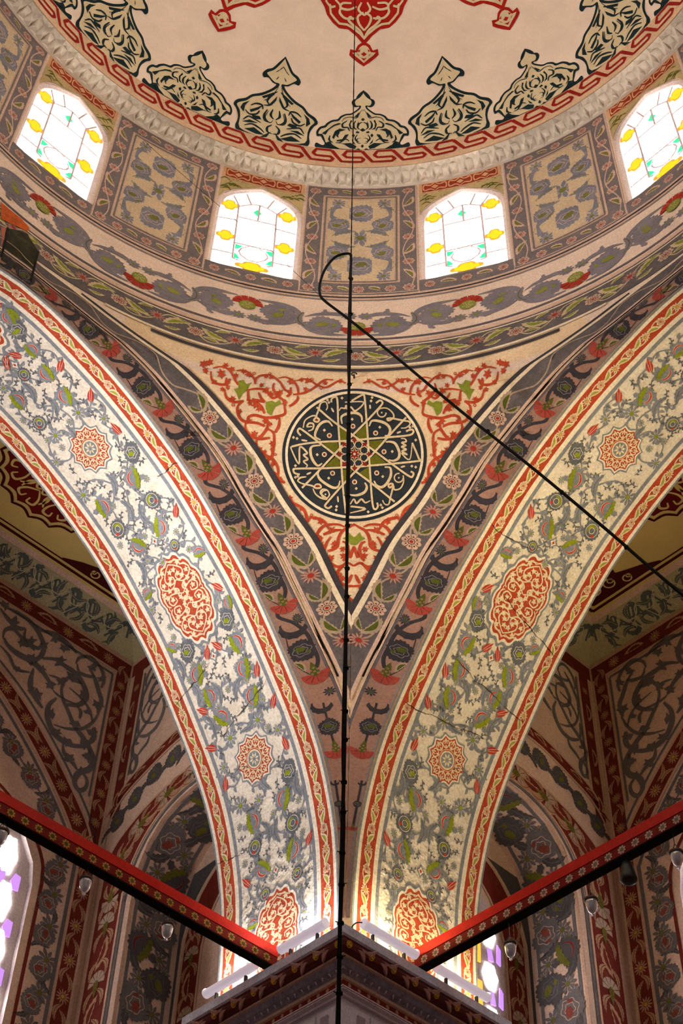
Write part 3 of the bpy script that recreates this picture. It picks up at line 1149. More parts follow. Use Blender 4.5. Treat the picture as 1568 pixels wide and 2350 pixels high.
# running key band above the cornice
KEY = 72
unitw = math.radians(360 / KEY) * DOME_R
rows = hit_dome([(826, 377), (826, 371), (826, 364), (826, 356), (826, 350)])[:, 1]
y0_, y4_ = rows[0] + .01, rows[-1] + .02
hk = (y4_ - y0_)
kb = MB()
cell = np.array([(0.0, 1.0), (.34, 0.0), (.98, 0.0), (1.06, .2), (.98, .42), (.50, .42), (.40, .62), (.50, 1.0), (1.0, 1.0)])
for k in range(-22, 22):
    P = np.column_stack([(cell[:, 0] + k) * unitw, y0_ + .02 + cell[:, 1] * (hk - .035)])
    q = []
    for i in range(len(P) - 1):
        q += [P[i] * (1 - t) + P[i + 1] * t for t in (0, .5)]
    q.append(P[-1])
    kb.ribbon(dome, q, .040, RED_D, .012)
kb.obj('key_pattern', CEIL, kind='stuff', label='dark red running key border')
b = MB()
b.patch(dome, np.linspace(-2.4, 2.4, 80) * DOME_R, [0.0, y0_, y4_ + .02], paint('key_ground', 'd2ae8c', var=.12), .006)
b.obj('key_border', CEIL)

# stalactite cornice
b = MB()
ZC = Z_DRUMTOP
pr = [(R_DRUM + .01, ZC - .05), (R_DRUM - .03, ZC - .045), (R_DRUM - .05, ZC - .01), (3.80, ZC + .055), (3.755, ZC + .06), (3.75, ZC + .10), (3.765, ZC + .10)]
t = np.linspace(-math.pi, math.pi, 289)
V = np.vstack([np.column_stack([r * np.sin(t), r * np.cos(t), np.full(len(t), z)]) for r, z in pr])
b.grid(V, len(pr), len(t), STUCCO)
TRIM = structure(b.obj('trim_1'))
NC = 144
da = TAU / NC
# one cell: scooped lower tooth and a faceted niche above it
b = MB()


def cp(x, r, z):
    a = x * da
    return (r * math.sin(a), r * math.cos(a), ZC + z)


zl = -.035
V = [cp(-.5, 3.985, zl), cp(0, 3.985, zl - .012), cp(.5, 3.985, zl), cp(-.5, 3.93, -.015), cp(-.22, 3.90, -.05), cp(.22, 3.90, -.05), cp(.5, 3.93, -.015), cp(0, 3.945, -.002),
     cp(-.5, 3.86, .022), cp(.5, 3.86, .022), cp(0, 3.835, -.012), cp(-.5, 3.79, .05), cp(.5, 3.79, .05), cp(0, 3.785, .03), cp(-.25, 3.84, .035), cp(.25, 3.84, .035)]
b.add(V, [(0, 1, 4, 3), (1, 2, 6, 5), (1, 5, 7), (1, 7, 4), (3, 4, 8), (5, 6, 9), (4, 7, 10), (7, 5, 10), (4, 10, 14, 8), (10, 5, 9, 15), (8, 14, 11), (14, 10, 13), (14, 13, 11), (10, 15, 13), (15, 12, 13), (15, 9, 12)], STUCCO)
cellm = b.mesh('stalactite')
for k in range(-32, 33):
    o = link('stalactite', cellm, TRIM)
    o.rotation_euler = (0, 0, -(k + .5) * da)
# ------------------------------------------------------------------ drum: stained-glass windows and painted panels
LEAD = paint('window_lead', 'd4bcbc', var=.06)
FRAME = paint('window_frame', 'd9c6bf', var=.08)
G_WHITE = glow('daylit_clear_glass', (1.0, .96, .90), 7.0, True)
G_YEL = glow('daylit_yellow_glass', (1.0, .46, .0), .8)
G_ORA = glow('daylit_amber_edge', (.95, .30, .04), .55)
G_GRN = glow('daylit_green_glass', (.02, .50, .22), .9)
GL_OUT = [(-.405, 12.76), (.405, 12.76), (.405, 13.80), (.395, 13.95), (.355, 14.06), (.28, 14.15), (.14, 14.245), (0, 14.32), (-.14, 14.245), (-.28, 14.15), (-.355, 14.06), (-.395, 13.95), (-.405, 13.80)]


def lobed(cx, cz, hw, hh):
    """Bracketed oval of the yellow quarries."""
    P = [(1, 0), (.97, .22), (.86, .36), (.70, .40), (.55, .46), (.50, .72), (.34, .94), (0, 1), (-.34, .94), (-.50, .72), (-.55, .46), (-.70, .40), (-.86, .36), (-.97, .22), (-1, 0)]
    P = P + [(x, -y) for x, y in P[::-1][1:-1]]
    return [(cx + x * hw, cz + y * hh) for x, y in P]


CLEAR = [
    [(-.405, 12.76), (-.15, 12.76), (-.15, 12.90), (-.2, 12.95), (-.2, 13.03), (-.405, 13.03)],
    [(.405, 12.76), (.15, 12.76), (.15, 12.90), (.2, 12.95), (.2, 13.03), (.405, 13.03)],
    [(-.15, 12.76), (.15, 12.76), (.15, 12.92), (-.15, 12.92)],
    [(-.405, 13.03), (-.2, 13.03), (-.2, 13.35), (-.405, 13.35)], [(.405, 13.03), (.2, 13.03), (.2, 13.35), (.405, 13.35)],
    [(-.405, 13.35), (-.2, 13.35), (-.21, 13.68), (-.405, 13.66)], [(.405, 13.35), (.2, 13.35), (.19, 13.68), (.405, 13.66)],
    [(-.405, 13.66), (-.21, 13.68), (-.21, 13.96), (-.28, 14.15), (-.355, 14.06), (-.395, 13.95), (-.405, 13.80)],
    [(.405, 13.66), (.19, 13.68), (.19, 13.98), (.28, 14.15), (.355, 14.06), (.395, 13.95), (.405, 13.80)],
    [(-.21, 13.96), (-.09, 14.05), (-.15, 14.245), (-.28, 14.15)], [(.19, 13.98), (.08, 14.05), (.14, 14.245), (.28, 14.15)],
    [(-.09, 14.05), (0, 14.075), (.08, 14.05), (.14, 14.245), (0, 14.32), (-.15, 14.245)],
    [(-.21, 13.75), (0, 13.75), (0, 14.07), (-.09, 14.05), (-.21, 13.96)], [(.19, 13.75), (0, 13.75), (0, 14.07), (.08, 14.05), (.19, 13.98)],
    [(-.2, 13.24), (.2, 13.24), (.19, 13.75), (-.21, 13.75)],
    [(-.2, 12.93), (.2, 12.93), (.2, 13.24), (-.2, 13.24)],
]
YELS = [lobed(-.305, 13.96, .10, .10), lobed(.295, 13.97, .10, .105), lobed(-.30, 13.35, .102, .10), lobed(.30, 13.35, .102, .105), lobed(0, 12.86, .17, .095)]
GRNS = [[(-.015, 13.98), (.035, 13.91), (-.015, 13.85), (-.06, 13.91)]]
for sx in (1, -1):
    GRNS += [[(sx * .19, 13.22), (sx * .115, 13.21), (sx * .15, 13.15), (sx * .19, 13.13)], [(sx * .19, 12.96), (sx * .13, 12.97), (sx * .16, 13.03), (sx * .19, 13.06)]]
OVAL = [(x * .155, 13.105 + y * .145) for x, y in ((1, 0), (.85, .45), (.6, .7), (.3, .95), (-.3, .95), (-.6, .7), (-.85, .45), (-1, 0), (-.85, -.45), (-.6, -.7), (-.3, -.95), (.3, -.95), (.6, -.7), (.85, -.45))]
LEADS = [[(-.215, 13.97), (-.2, 12.95)], [(.185, 13.99), (.2, 12.95)], [(-.215, 13.96), (-.09, 14.05), (0, 14.075), (.08, 14.05), (.185, 13.98)], [(-.21, 13.75), (.19, 13.75)], [(-.2, 13.24), (.2, 13.24)],
         [(-.15, 14.245), (-.09, 14.05)], [(.14, 14.245), (.08, 14.05)], [(-.28, 14.15), (-.21, 13.97)], [(.28, 14.15), (.19, 13.98)], [(0, 14.075), (0, 13.75)], [(-.405, 13.66), (-.21, 13.68)], [(.405, 13.66), (.19, 13.68)],
         [(-.405, 13.03), (-.2, 13.03)], [(.405, 13.03), (.2, 13.03)], [(-.2, 12.95), (-.14, 12.93)], [(.2, 12.95), (.14, 12.93)]]


def extr(b, P, mat, z0=0.0, z1=.012, shrink=0.0):
    """Small slab from an outline in the window plane (x, z) facing -y (local)."""
    P = np.asarray(P, float)
    if shrink:
        c = P.mean(0)
        P = c + (P - c) * (1 - shrink)
    tri = [tuple(t) for t in tessellate_polygon([[Vector((p[0], p[1], 0)) for p in P]])]
    n = len(P)
    V = np.vstack([np.column_stack([P[:, 0], np.full(n, -z1), P[:, 1]]), np.column_stack([P[:, 0], np.full(n, -z0), P[:, 1]])])
    b.add(V, tri + [(i, (i + 1) % n, n + (i + 1) % n, n + i) for i in range(n)], mat)


pane_meshes = []
for P in CLEAR:
    b = MB()
    extr(b, P, G_WHITE, 0, .008)
    pane_meshes.append(('pane', b.mesh('pane')))
for P in YELS:
    b = MB()
    extr(b, P, G_ORA, 0, .013)
    c = np.mean(P, axis=0)
    extr(b, c + (np.array(P) - c) * .74, G_YEL, .013, .016)
    pane_meshes.append(('yellow_pane', b.mesh('yellow_pane')))
for P in GRNS:
    b = MB()
    extr(b, P, G_GRN, 0, .016)
    pane_meshes.append(('green_pane', b.mesh('green_pane')))
b = MB()
extr(b, OVAL, LEAD, 0, .0125)
extr(b, np.array([0, 13.105]) + (np.array(OVAL) - np.array([0, 13.105])) * .87, G_WHITE, .0125, .015)
pane_meshes.append(('oval_pane', b.mesh('oval_pane')))
b = MB()
for Lp in LEADS:
    for i in range(len(Lp) - 1):
        p, q_ = np.array(Lp[i]), np.array(Lp[i + 1])
        c, dv = (p + q_) / 2, q_ - p
        ln = np.hypot(*dv)
        dv = dv / ln
        b.box((c[0], -.007, c[1]), ln / 2, .0095, .010, (dv[0], 0, dv[1]), (-dv[1], 0, dv[0]), (0, 1, 0), LEAD)
leadm = b.mesh('leading')
b = MB()
O = np.array(GL_OUT)
inn = np.column_stack([O[:, 0], np.full(len(O), 0.0), O[:, 1]])
cc = np.array([0, 13.4])
big = np.column_stack([np.clip((O - cc)[:, 0] * 1.12, -.46, .46), (O - cc)[:, 1] * 1.035 + 13.4 - .005])
mid_ = np.column_stack([big[:, 0], np.full(len(O), -.055), big[:, 1]])
inn2 = np.column_stack([O[:, 0], np.full(len(O), -.035), O[:, 1]])
n = len(O)
b.add(np.vstack([inn, inn2, mid_]), [(i, (i + 1) % n, n + (i + 1) % n, n + i) for i in range(n)] + [(n + i, n + (i + 1) % n, 2 * n + (i + 1) % n, 2 * n + i) for i in range(n)], FRAME)
framem = b.mesh('window_frame')
WINDOWS = []
for k in range(12):
    th = math.radians(15 + 30 * k)
    o = link('window_%d' % (k + 1), framem, None, 'structure')
    o.location = (4.05 * math.sin(th), 4.05 * math.cos(th), 0)
    o.rotation_euler = (0, 0, -th)
    for nm, me in pane_meshes:
        link(nm, me, o)
    link('leading', leadm, o)
    WINDOWS.append(o)

# painted drum
DR_G = paint('drum_grey', '6f6563', var=.2, wear=.35, wearcol='9a8678', wscale=10)
DR_C = paint('drum_panel_cream', 'c2a988', var=.12, wear=.35, wearcol='a58c70', wscale=4)
DR_BL = paint('drum_blue_grey', '77757e', var=.25, wear=.45, wearcol='b09c84', wscale=6)
DR_OL = paint('drum_olive', '6c6a2c', var=.25, wear=.3, wearcol='8c8858', wscale=8)
DR_PK = paint('drum_pink_line', 'c2a08e', var=.1)
DR_RED = paint('drum_red', '93321c', var=.2, wear=.2, wearcol='b8805c', wscale=12)
DR_SAL = paint('drum_salmon', 'cf9a70', var=.12)
ros_d = m_rosette('rosette', paint('rosette_pink', 'c69a86', var=.15), DARK, DR_RED)
leaf_d = m_leaf('leaf', DR_PK, DR_OL)
peo_d = m_peony('peony', DR_BL, DR_PK, DR_OL, green2=False)
day_d = m_bud('blossom', DR_BL, DR_C, DR_OL)
bl_d = m_blade('blade_leaf', DR_BL, DR_OL)
cre_d = m_crescent('acanthus', DR_BL, DR_OL)
ZT = Z_DRUMTOP - .05
grey = MB()
lines = MB()
cream = MB()
for k in range(-3, 4):
    c = R_DRUM * math.radians(30 * k)
    h = pitch / 2 - WIN_H - .03          # half width of the frame
    # frame strips
    z0, z1 = Z_RINGA + .05, ZT
    grey.patch(rev, c + np.linspace(-h, h, 9), [z0, z0 + .2], DR_G, .004)
    grey.patch(rev, c + np.linspace(-h, h, 9), [z1 - .19, z1], DR_G, .004)
    grey.patch(rev, c + np.linspace(-h, -h + .18, 3), [z0 + .2, z1 - .19], DR_G, .004)
    grey.patch(rev, c + np.linspace(h - .18, h, 3), [z0 + .2, z1 - .19], DR_G, .004)
    cream.patch(rev, c + np.linspace(-h + .18, h - .18, 7), [z0 + .2, z1 - .19], DR_C, .004)
    for ins, wd, mt in ((.185, .016, DR_PK), (.21, .018, DR_G), (.232, .012, DR_PK), (0.004, .014, DR_PK)):
        P = [(c - h + ins, z0 + .02 + ins), (c + h - ins, z0 + .02 + ins), (c + h - ins, z1 - ins), (c - h + ins, z1 - ins), (c - h + ins, z0 + .02 + ins)]
        for i in range(4):
            lines.ribbon(rev, np.linspace(P[i], P[i + 1], 9), wd, mt, .007)
    # rosettes and leaves in the frame
    zs = np.linspace(z0 + .1, z1 - .1, 9)
    for sx in (-1, 1):
        for i, z in enumerate(zs):
            if i % 2 == 0:
                place(ros_d, 'rosette', DRUM, rev, c + sx * (h - .09), z, 0, .062)
            else:
                place(leaf_d, 'leaf', DRUM, rev, c + sx * (h - .09), z, .5 * sx * (1 if i % 4 == 1 else -1), .115, mirror=sx < 0)
        w = np.array([(c + sx * (h - .09) + .055 * math.sin(t_ * 4 * math.pi + .3), z0 + .1 + (z1 - z0 - .2) * t_) for t_ in np.linspace(0, 1, 40)])
        lines.ribbon(rev, w, .012, DR_PK, .0065)
    for i, x in enumerate(np.linspace(-h + .27, h - .27, 5)):
        for z in (z0 + .1, z1 - .095):
            if i % 2 == 0:
                place(ros_d, 'rosette', DRUM, rev, c + x, z, 0, .058)
            else:
                place(leaf_d, 'leaf', DRUM, rev, c + x, z, 1.2, .10)
    # faded flowers of the panel
    zm = (z0 + z1) / 2
    hp = h - .26
    place(day_d, 'blossom', DRUM, rev, c, zm + .02, 0, .17)
    for sz in (1, -1):
        place(peo_d, 'peony', DRUM, rev, c, zm + sz * .52, 0 if sz > 0 else math.pi, .17, lift=.006)
        for sx in (-1, 1):
            place(peo_d, 'peony', DRUM, rev, c + sx * hp * .72, zm + sz * .27, .3 * sx, .13, lift=.006)
            place(cre_d, 'acanthus', DRUM, rev, c + sx * .26, zm + sz * .52, sx * (-1.4) if sz > 0 else sx * (-1.7), .12, mirror=sx < 0)
            place(bl_d, 'blade_leaf', DRUM, rev, c + sx * hp * .55, zm + sz * .1, sx * 1.2 * sz, .15, mirror=sx < 0)
            place(day_d, 'blossom', DRUM, rev, c + sx * hp * .75, zm + sz * .72, 0, .095)
            P = spline([(c + sx * .05, zm + sz * .15), (c + sx * hp * .5, zm + sz * .2), (c + sx * hp * .95, zm + sz * .42), (c + sx * hp * .8, zm + sz * .66), (c + sx * .2, zm + sz * .76)], 7)
            lines.ribbon(rev, P, .03, DR_BL, .0062, taper=[.5, 1, 1, .5])
            place(leaf_d, 'leaf', DRUM, rev, c + sx * .18, zm + sz * .33, sx * .9, .08)
grey.obj('frame_border', DRUM, kind='stuff')
cream.obj('painted_panel', DRUM, kind='stuff')
lines.obj('line_pattern', DRUM, kind='stuff')
# over and beside the windows: red fret panel and green spandrels
DR_GRN = paint('drum_spandrel_ground', 'b49c6c', var=.2)
DR_GRS = paint('drum_spandrel_olive', '5e5c20', var=.2)
for k in (-3, -2, -1, 0, 1, 2):
    c = R_DRUM * math.radians(30 * k + 15)
    b = MB()
    b.patch(rev, c + np.linspace(-.44, .44, 9), [14.40, ZT], DR_SAL, .004)
    b.patch(rev, c + np.linspace(-.405, .405, 9), [14.425, ZT - .02], DR_RED, .007)
    for x in (-.27, 0, .27):
        for sx in (1, -1):
            for sz in (1, -1):
                zc_ = (14.425 + ZT - .02) / 2
                P = spline([(0, .085), (.05, .04), (.11, .06), (.125, .0)], 5)
                b.ribbon(rev, P * np.array([sx, sz]) + (c + x, zc_), .022, DR_SAL, .010, taper=[.5, 1.2, .5])
        b.fill(rev, np.array([(0, .045), (.04, 0), (0, -.045), (-.04, 0)]) + (c + x, (14.425 + ZT - .02) / 2), DR_SAL, .010)
    b.obj('fret_panel', DRUM)
    for sx in (1, -1):
        b = MB()
        top = [(sx * .44, 14.385), (sx * .02, 14.385), (sx * .15, 14.30), (sx * .30, 14.21), (sx * .385, 14.11), (sx * .44, 13.96)]
        b.fill(rev, np.array(top) + (c, 0), DR_GRN, .005)
        for i in range(13):
            x = rng.uniform(.18, .41)
            z = rng.uniform(max(14.40 - x * .55 + (.0 if x < .34 else -.06), 14.1), 14.37)
            b.ribbon(rev, spline([(c + sx * x - .05, z - .02), (c + sx * x, z + .025), (c + sx * x + .05, z - .01)], 4), .024, DR_GRS, .008, taper=[.3, 1, .3])
        b.obj('spandrel', DRUM)
    # sill strip under the window
    b = MB()
    b.patch(rev, c + np.linspace(-WIN_H - .02, WIN_H + .02, 9), [Z_RINGA + .05, SILL - .01], DR_G, .004)
    b.obj('sill_border', DRUM)
    for i, x in enumerate(np.linspace(-.36, .36, 5)):
        place(ros_d if i % 2 == 0 else leaf_d, 'rosette' if i % 2 == 0 else 'leaf', DRUM, rev, c + x, (Z_RINGA + .05 + SILL) / 2, 1.4 if i % 2 else 0, .055 if i % 2 == 0 else .1)
# ------------------------------------------------------------------ belt of carnations
car_b = m_carnation('carnation', RED_C, PINK_L, GREEN, DARK, True)
BG = paint('belt_grey', '746c70', var=.22, wear=.4, wearcol='a08c84', wscale=8)
BG_D = paint('belt_line_grey', '5a5052', var=.2, wear=.3, wearcol='8a7a74', wscale=9)
peo_b = m_peony('peony', BG, GREY_L, paint('belt_olive', '7d7c2c', var=.25, wear=.3, wearcol='8c8868'))
bla_b = m_blade('blade_leaf', BG, GREEN_D)
bud_b = m_bud('blossom', BG, GREY_L, GREEN)
lines = MB()
scroll = MB()
for z, w, mt in ((Z_RINGA + .035, .028, PINK_L), (Z_RINGA + .005, .022, DARK), (Z_RINGA - .028, .03, PINK_L), (Z_RINGA - .06, .02, GREY_L), (Z_RINGC + .12, .038, BG_D), (Z_RINGC + .055, .034, PINK_L), (Z_RINGC + .02, .03, PINK_L), (Z_RINGC - .012, .018, GREY)):
    lines.ribbon(rev, np.column_stack([np.linspace(-86, 86, 130) * math.pi / 180 * R_DRUM, np.full(130, z)]), w, mt, .004)
lines.obj('line_pattern', BELT, kind='stuff')
for k in range(-5, 6):
    c = R_DRUM * math.radians(15 * k)
    up = k % 2 != 0
    z = 12.08 if up else 11.80
    place(car_b, 'carnation', BELT, rev, c, z, 0 if up else math.pi, .150, lift=.009)
    for sx in (-1, 1):
        place(peo_b, 'peony', BELT, rev, c + sx * .30, z + (-.09 if up else .06), (.5 if up else 2.4) * sx, .185 if sx > 0 else .175, mirror=sx < 0)
        place(bud_b, 'blossom', BELT, rev, c + sx * .08, z + (-.27 if up else .26), 0, .08)
        s1 = 1 if up else -1
        P = spline([(c + sx * .05, z - s1 * .25), (c + sx * .2, z - s1 * .30), (c + sx * .38, z - s1 * .27), (c + sx * .5, z - s1 * .2)], 6)
        scroll.ribbon(rev, P, .075, BG, .0045, taper=[.3, 1, .7, .1])
        for q_ in (3, 7, 11):
            L_ = serrate(leafshape(.03, .15, .03), 6, .012)
            an = 1.2 * sx * s1 + q_
            L_ = np.column_stack([L_[:, 0] * math.cos(an) - L_[:, 1] * math.sin(an), L_[:, 0] * math.sin(an) + L_[:, 1] * math.cos(an)]) * .8 + P[q_]
            scroll.fan(rev, L_.mean(0), L_, BG, .005)
        P = spline([(c + sx * .1, z + s1 * .13), (c + sx * .28, z + s1 * .12), (c + sx * .43, z + s1 * .06), (c + sx * .5, z - s1 * .05), (c + sx * .46, z - s1 * .1)], 6)
        scroll.ribbon(rev, P, .08, BG, .0045, taper=[.2, 1, .8, .15])
    place(bla_b, 'blade_leaf', BELT, rev, c + pitch / 4, 11.93, .12 * (1 if up else -1), .15, mirror=up)
scroll.obj('scroll_pattern', BELT, kind='stuff')

# ------------------------------------------------------------------ flower ring at the head of the pendentive
PG = paint('pendentive_grey', '595150', var=.28, wear=.3, wearcol='8f8074', wscale=12)
ROS = paint('rosette_cream', 'bc9a82', var=.12)
ros_p = m_rosette('rosette', ROS, paint('rosette_dark', '54302a', var=.2), RED_C)
day_p = m_daisy('daisy', paint('daisy_pink', 'a87a6a', var=.15), paint('daisy_dark', '6a4038'), RED_C, 12)
leaf_p = m_leaf('leaf', paint('leaf_pale', 'b8a27c', var=.15), GREEN)
leaf_q = m_leaf('leaf', paint('leaf_pale_dull', 'a08870', var=.15), GREEN_D)
b = MB()
b.patch(rev, np.linspace(-80, 80, 110) * math.pi / 180 * R_DRUM, np.linspace(11.055, Z_RINGC - .03, 4), PG, .006)
b.obj('ring_border', BELT)
lines = MB()
arc = lambda z, a, n=70: np.column_stack([np.linspace(-a, a, n) * math.pi / 180 * R_DRUM, np.full(n, z)])
lines.ribbon(rev, arc(11.035, 34), .04, CREAM_L, .008)
lines.ribbon(rev, arc(10.965, 27.4), .055, DARK, .0085)
lines.ribbon(rev, arc(Z_RINGC - .045, 80), .02, CREAM_L, .008)
lines.obj('line_pattern', BELT, kind='stuff')
vine = MB()
dth = .375
zc_ = (11.055 + Z_RINGC - .03) / 2
for i in range(-14, 15):
    x = i * dth
    place(ros_p if i % 2 == 0 else day_p, 'rosette' if i % 2 == 0 else 'daisy', BELT, rev, x, zc_ + (.03 if i % 2 else -.01), .2 * i, .082, lift=.009)
    place(leaf_p, 'leaf', BELT, rev, x + dth * .5, zc_ + .03, (-.95 if i % 2 else -2.1), .15, mirror=bool(i % 2), lift=.009)
    place(leaf_p, 'leaf', BELT, rev, x + dth * .4, zc_ - .09, (-1.3 if i % 2 else -1.8), .085, mirror=not i % 2, lift=.009)
    place(leaf_p, 'leaf', BELT, rev, x + dth * .68, zc_ + .12, (-1.9 if i % 2 else -1.2), .08, mirror=not i % 2, lift=.009)
    P = spline([(x, zc_), (x + dth * .3, zc_ + (.13 if i % 2 else -.13)), (x + dth * .7, zc_ + (.1 if i % 2 else -.1)), (x + dth, zc_)], 6)
    vine.ribbon(rev, P, .016, leaf_p.materials[0], .007)
vine.obj('vine_pattern', BELT, kind='stuff')

b = MB()
b.patch(rev, np.linspace(-31, 31, 40) * math.pi / 180 * R_DRUM, [10.55, 10.75, 10.95, 11.06], CREAM_P, .002)
b.obj('field_plaster', BELT)

# ------------------------------------------------------------------ bands along the arches
BK = paint('black_band_ground', '96705f', var=.15, wear=.4, wearcol='9a766c', wscale=4)
BD_ = paint('black_leaf', '332e31', var=.25, wear=.3, wearcol='6a5a58', wscale=9)
car_k = m_carnation('carnation', paint('dull_carnation', '9a3c30', var=.2, wear=.3, wearcol='8a5a50'), paint('carnation_vein', 'b87c6c'), GREEN_D, DARK, False)
peo_k = m_peony('peony', BD_, GREY_L, GREEN_D)
cre_k = m_crescent('acanthus', BD_, None)
bud_k = m_bud('blossom', BD_, GREY_L, GREEN_D)
UEND = 8.2


def ustart(sf, side, v, margin=.012):
    """First arc length at which the offset line has come off the pier's arris."""
    uu = np.linspace(0, 5.5, 400)
    X = sf(np.column_stack([uu, np.full(400, v)]))[:, 0] * side
    i = np.argmax(X > margin)
    return uu[i]


def usz(sf, v, zt):
    """Arc length at which the offset line climbs to height zt."""
    uu = np.linspace(3, 6.09, 300)
    Z = sf(np.column_stack([uu, np.full(300, v)]))[:, 2]
    return uu[np.argmax(Z > zt)] if (Z > zt).any() else 6.0


def vmaxes(sf, side, us):
    """Widest offset at each arc length that still lies on this side of the arris."""
    vv = np.linspace(.0, .6, 121)
    out = []
    for u in us:
        X = sf(np.column_stack([np.full(121, u), vv]))[:, 0] * side
        ok = np.where(X > .004)[0]
        out.append(vv[ok.max()] if len(ok) else 0.0)
    return np.array(out)


def strip(b, sf, side, v0, v1, mat, lift, nv=3, nu=110, uend=UEND):
    vs = np.linspace(v0, v1, nv)
    us = np.linspace(max(0, ustart(sf, side, v0) - .02), uend, nu)
    vm_ = vmaxes(sf, side, us)
    V = np.vstack([sf(np.column_stack([us, np.minimum(v, np.maximum(vm_, v0))]), lift) for v in vs])
    b.grid(V, nv, nu, mat)


for side in (-1, 1):
    sf0 = pend(side)
    sf = (lambda P, lift=0.0, f=sf0: f(P, lift + .007))
    b = MB()
    strip(b, sf, side, 0.0, .188, BK, .003, 4)
    b.obj('carnation_border', PEND)
    b = MB()
    strip(b, sf, side, .245, .385, PG, .004, 3)
    b.obj('flower_border', PEND)
    b = MB()
    strip(b, sf, side, .001, .012, GREY_L, .005, 2)
    strip(b, sf, side, .172, .186, GREY, .005, 2)
    strip(b, sf, side, .189, .199, PINK_L, .006, 2)
    strip(b, sf, side, .216, .238, PINK_L, .006, 2)
    strip(b, sf, side, .238, .248, GREY, .006, 2)
    strip(b, sf, side, .385, .415, CREAM_L, .005, 2, uend=usz(sf, .40, 11.04))
    strip(b, sf, side, .415, .448, DARK, .0055, 2, uend=usz(sf, .43, 10.965))
    b.obj('line_pattern', PEND, kind='stuff')
    # the open fold between the two bands, black with soot
    b = MB()
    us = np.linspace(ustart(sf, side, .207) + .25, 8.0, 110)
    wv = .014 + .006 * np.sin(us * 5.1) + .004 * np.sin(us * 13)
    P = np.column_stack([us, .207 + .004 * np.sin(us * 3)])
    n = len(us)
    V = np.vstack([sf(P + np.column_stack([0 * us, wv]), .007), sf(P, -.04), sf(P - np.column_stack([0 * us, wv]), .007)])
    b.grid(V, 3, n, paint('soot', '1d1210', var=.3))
    b.obj('plaster_fold', PEND)
    # carnations, peonies and toothed leaves of the dark band
    stems = MB()
    rep = .64
    vv = np.linspace(.01, .2, 40)
    for i in range(13):
        u0 = .12 + i * rep
        X = sf(np.column_stack([np.full(40, u0), vv]))[:, 0] * side
        vmax = min(.188, vv[X > .006].max() if (X > .006).any() else .01)
        w = vmax / 2
        if vmax < .185:
            if vmax > .02:
                drape(car_k, 'carnation', PEND, sf, u0, w, math.pi / 2, .085 * vmax / .188 + .005, lift=.007)
                drape(peo_k, 'peony', PEND, sf, u0 + .2, w, 1.5, .08 * vmax / .188 + .005, lift=.006)
                drape(cre_k, 'acanthus', PEND, sf, u0 + .38, w, 1.9, .075 * vmax / .188 + .004, lift=.006)
                stems.ribbon(sf, [(u0, w), (u0 + .2, w), (u0 + .4, w * 1.2)], .012, BD_, .0055)
            continue
        drape(car_k, 'carnation', PEND, sf, u0, w + .01, math.pi / 2, .085, lift=.008)
        drape(bud_k, 'blossom', PEND, sf, u0 - .17, w + .045, 0, .038, lift=.006)
        if i < 12:
            drape(peo_k, 'peony', PEND, sf, u0 + .22, w - .005, 1.5, .088, lift=.0065)
            drape(cre_k, 'acanthus', PEND, sf, u0 + .42, w, 1.9, .082, lift=.006)
            drape(bud_k, 'blossom', PEND, sf, u0 + .5, w + .05, 0, .03, lift=.006)
            drape(leaf_q, 'leaf', PEND, sf, u0 + .1, w - .055, 1.2, .06, lift=.006)
        P = spline([(u0, w), (u0 + .1, w + .055), (u0 + .22, w + .06), (u0 + .34, w + .06), (u0 + .46, w + .02), (u0 + .56, w - .05), (u0 + rep, w)], 5)
        stems.ribbon(sf, P, .024, BD_, .0055)
        P = spline([(u0 - .02, w), (u0 + .1, w - .06), (u0 + .25, w - .07), (u0 + .4, w - .055)], 5)
        stems.ribbon(sf, P, .012, BD_, .0055, taper=[.4, 1, .3])
    stems.obj('vine_pattern', PEND, kind='stuff')
    # rosettes, daisies and feathered leaves of the grey band
    vine = MB()
    vm = .315
    us0 = ustart(sf, side, vm) + .12
    step = .30
    for i in range(16):
        u0 = us0 + i * step
        if u0 > 6.5:
            break
        if u0 < 4.6:
            drape(ros_p if i % 2 else day_p, 'rosette' if i % 2 else 'daisy', PEND, sf, u0, vm, .3 * i, .062, lift=.008)
            drape(leaf_q, 'leaf', PEND, sf, u0 + step * .5, vm + (.022 if i % 2 else -.022), -1.57 + (.35 if i % 2 else -.35), .10, lift=.0075, mirror=bool(i % 2))
            drape(leaf_q, 'leaf', PEND, sf, u0 + step * .42, vm - (.035 if i % 2 else -.035), -1.57 + (-.5 if i % 2 else .5), .065, lift=.0075, mirror=not i % 2)
        P = spline([(u0, vm), (u0 + step * .3, vm + (.05 if i % 2 else -.05)), (u0 + step * .7, vm + (.045 if i % 2 else -.045)), (u0 + step, vm)], 5)
        vine.ribbon(sf, P, .012, leaf_q.materials[0], .006)
    vine.obj('vine_pattern', PEND, kind='stuff')

# pale plaster lip where the pendentive meets the soffits
# ------------------------------------------------------------------ calligraphic roundel
KM = 4.48


def med(pts):
    return hit_rev(crop(pts, 640, 880, KM))


def med_map(P, lift=0.0):
    return rev(med(P), lift)


INK = paint('roundel_black', '262a2e', var=.35, wear=.35, wearcol='4a4a4c', wscale=5)
LET = paint('roundel_lettering', 'c9b088', var=.12)
OLIVE = paint('roundel_olive', '5c5a12', var=.2)
RRED = paint('roundel_red', '7a2418', var=.2)
MC = np.array([778.0, 742.0])


def mell(r, n=72):
    t = np.arange(n) * TAU / n
    return MC + np.column_stack([745 * r * np.cos(t), 684 * r * np.sin(t)])


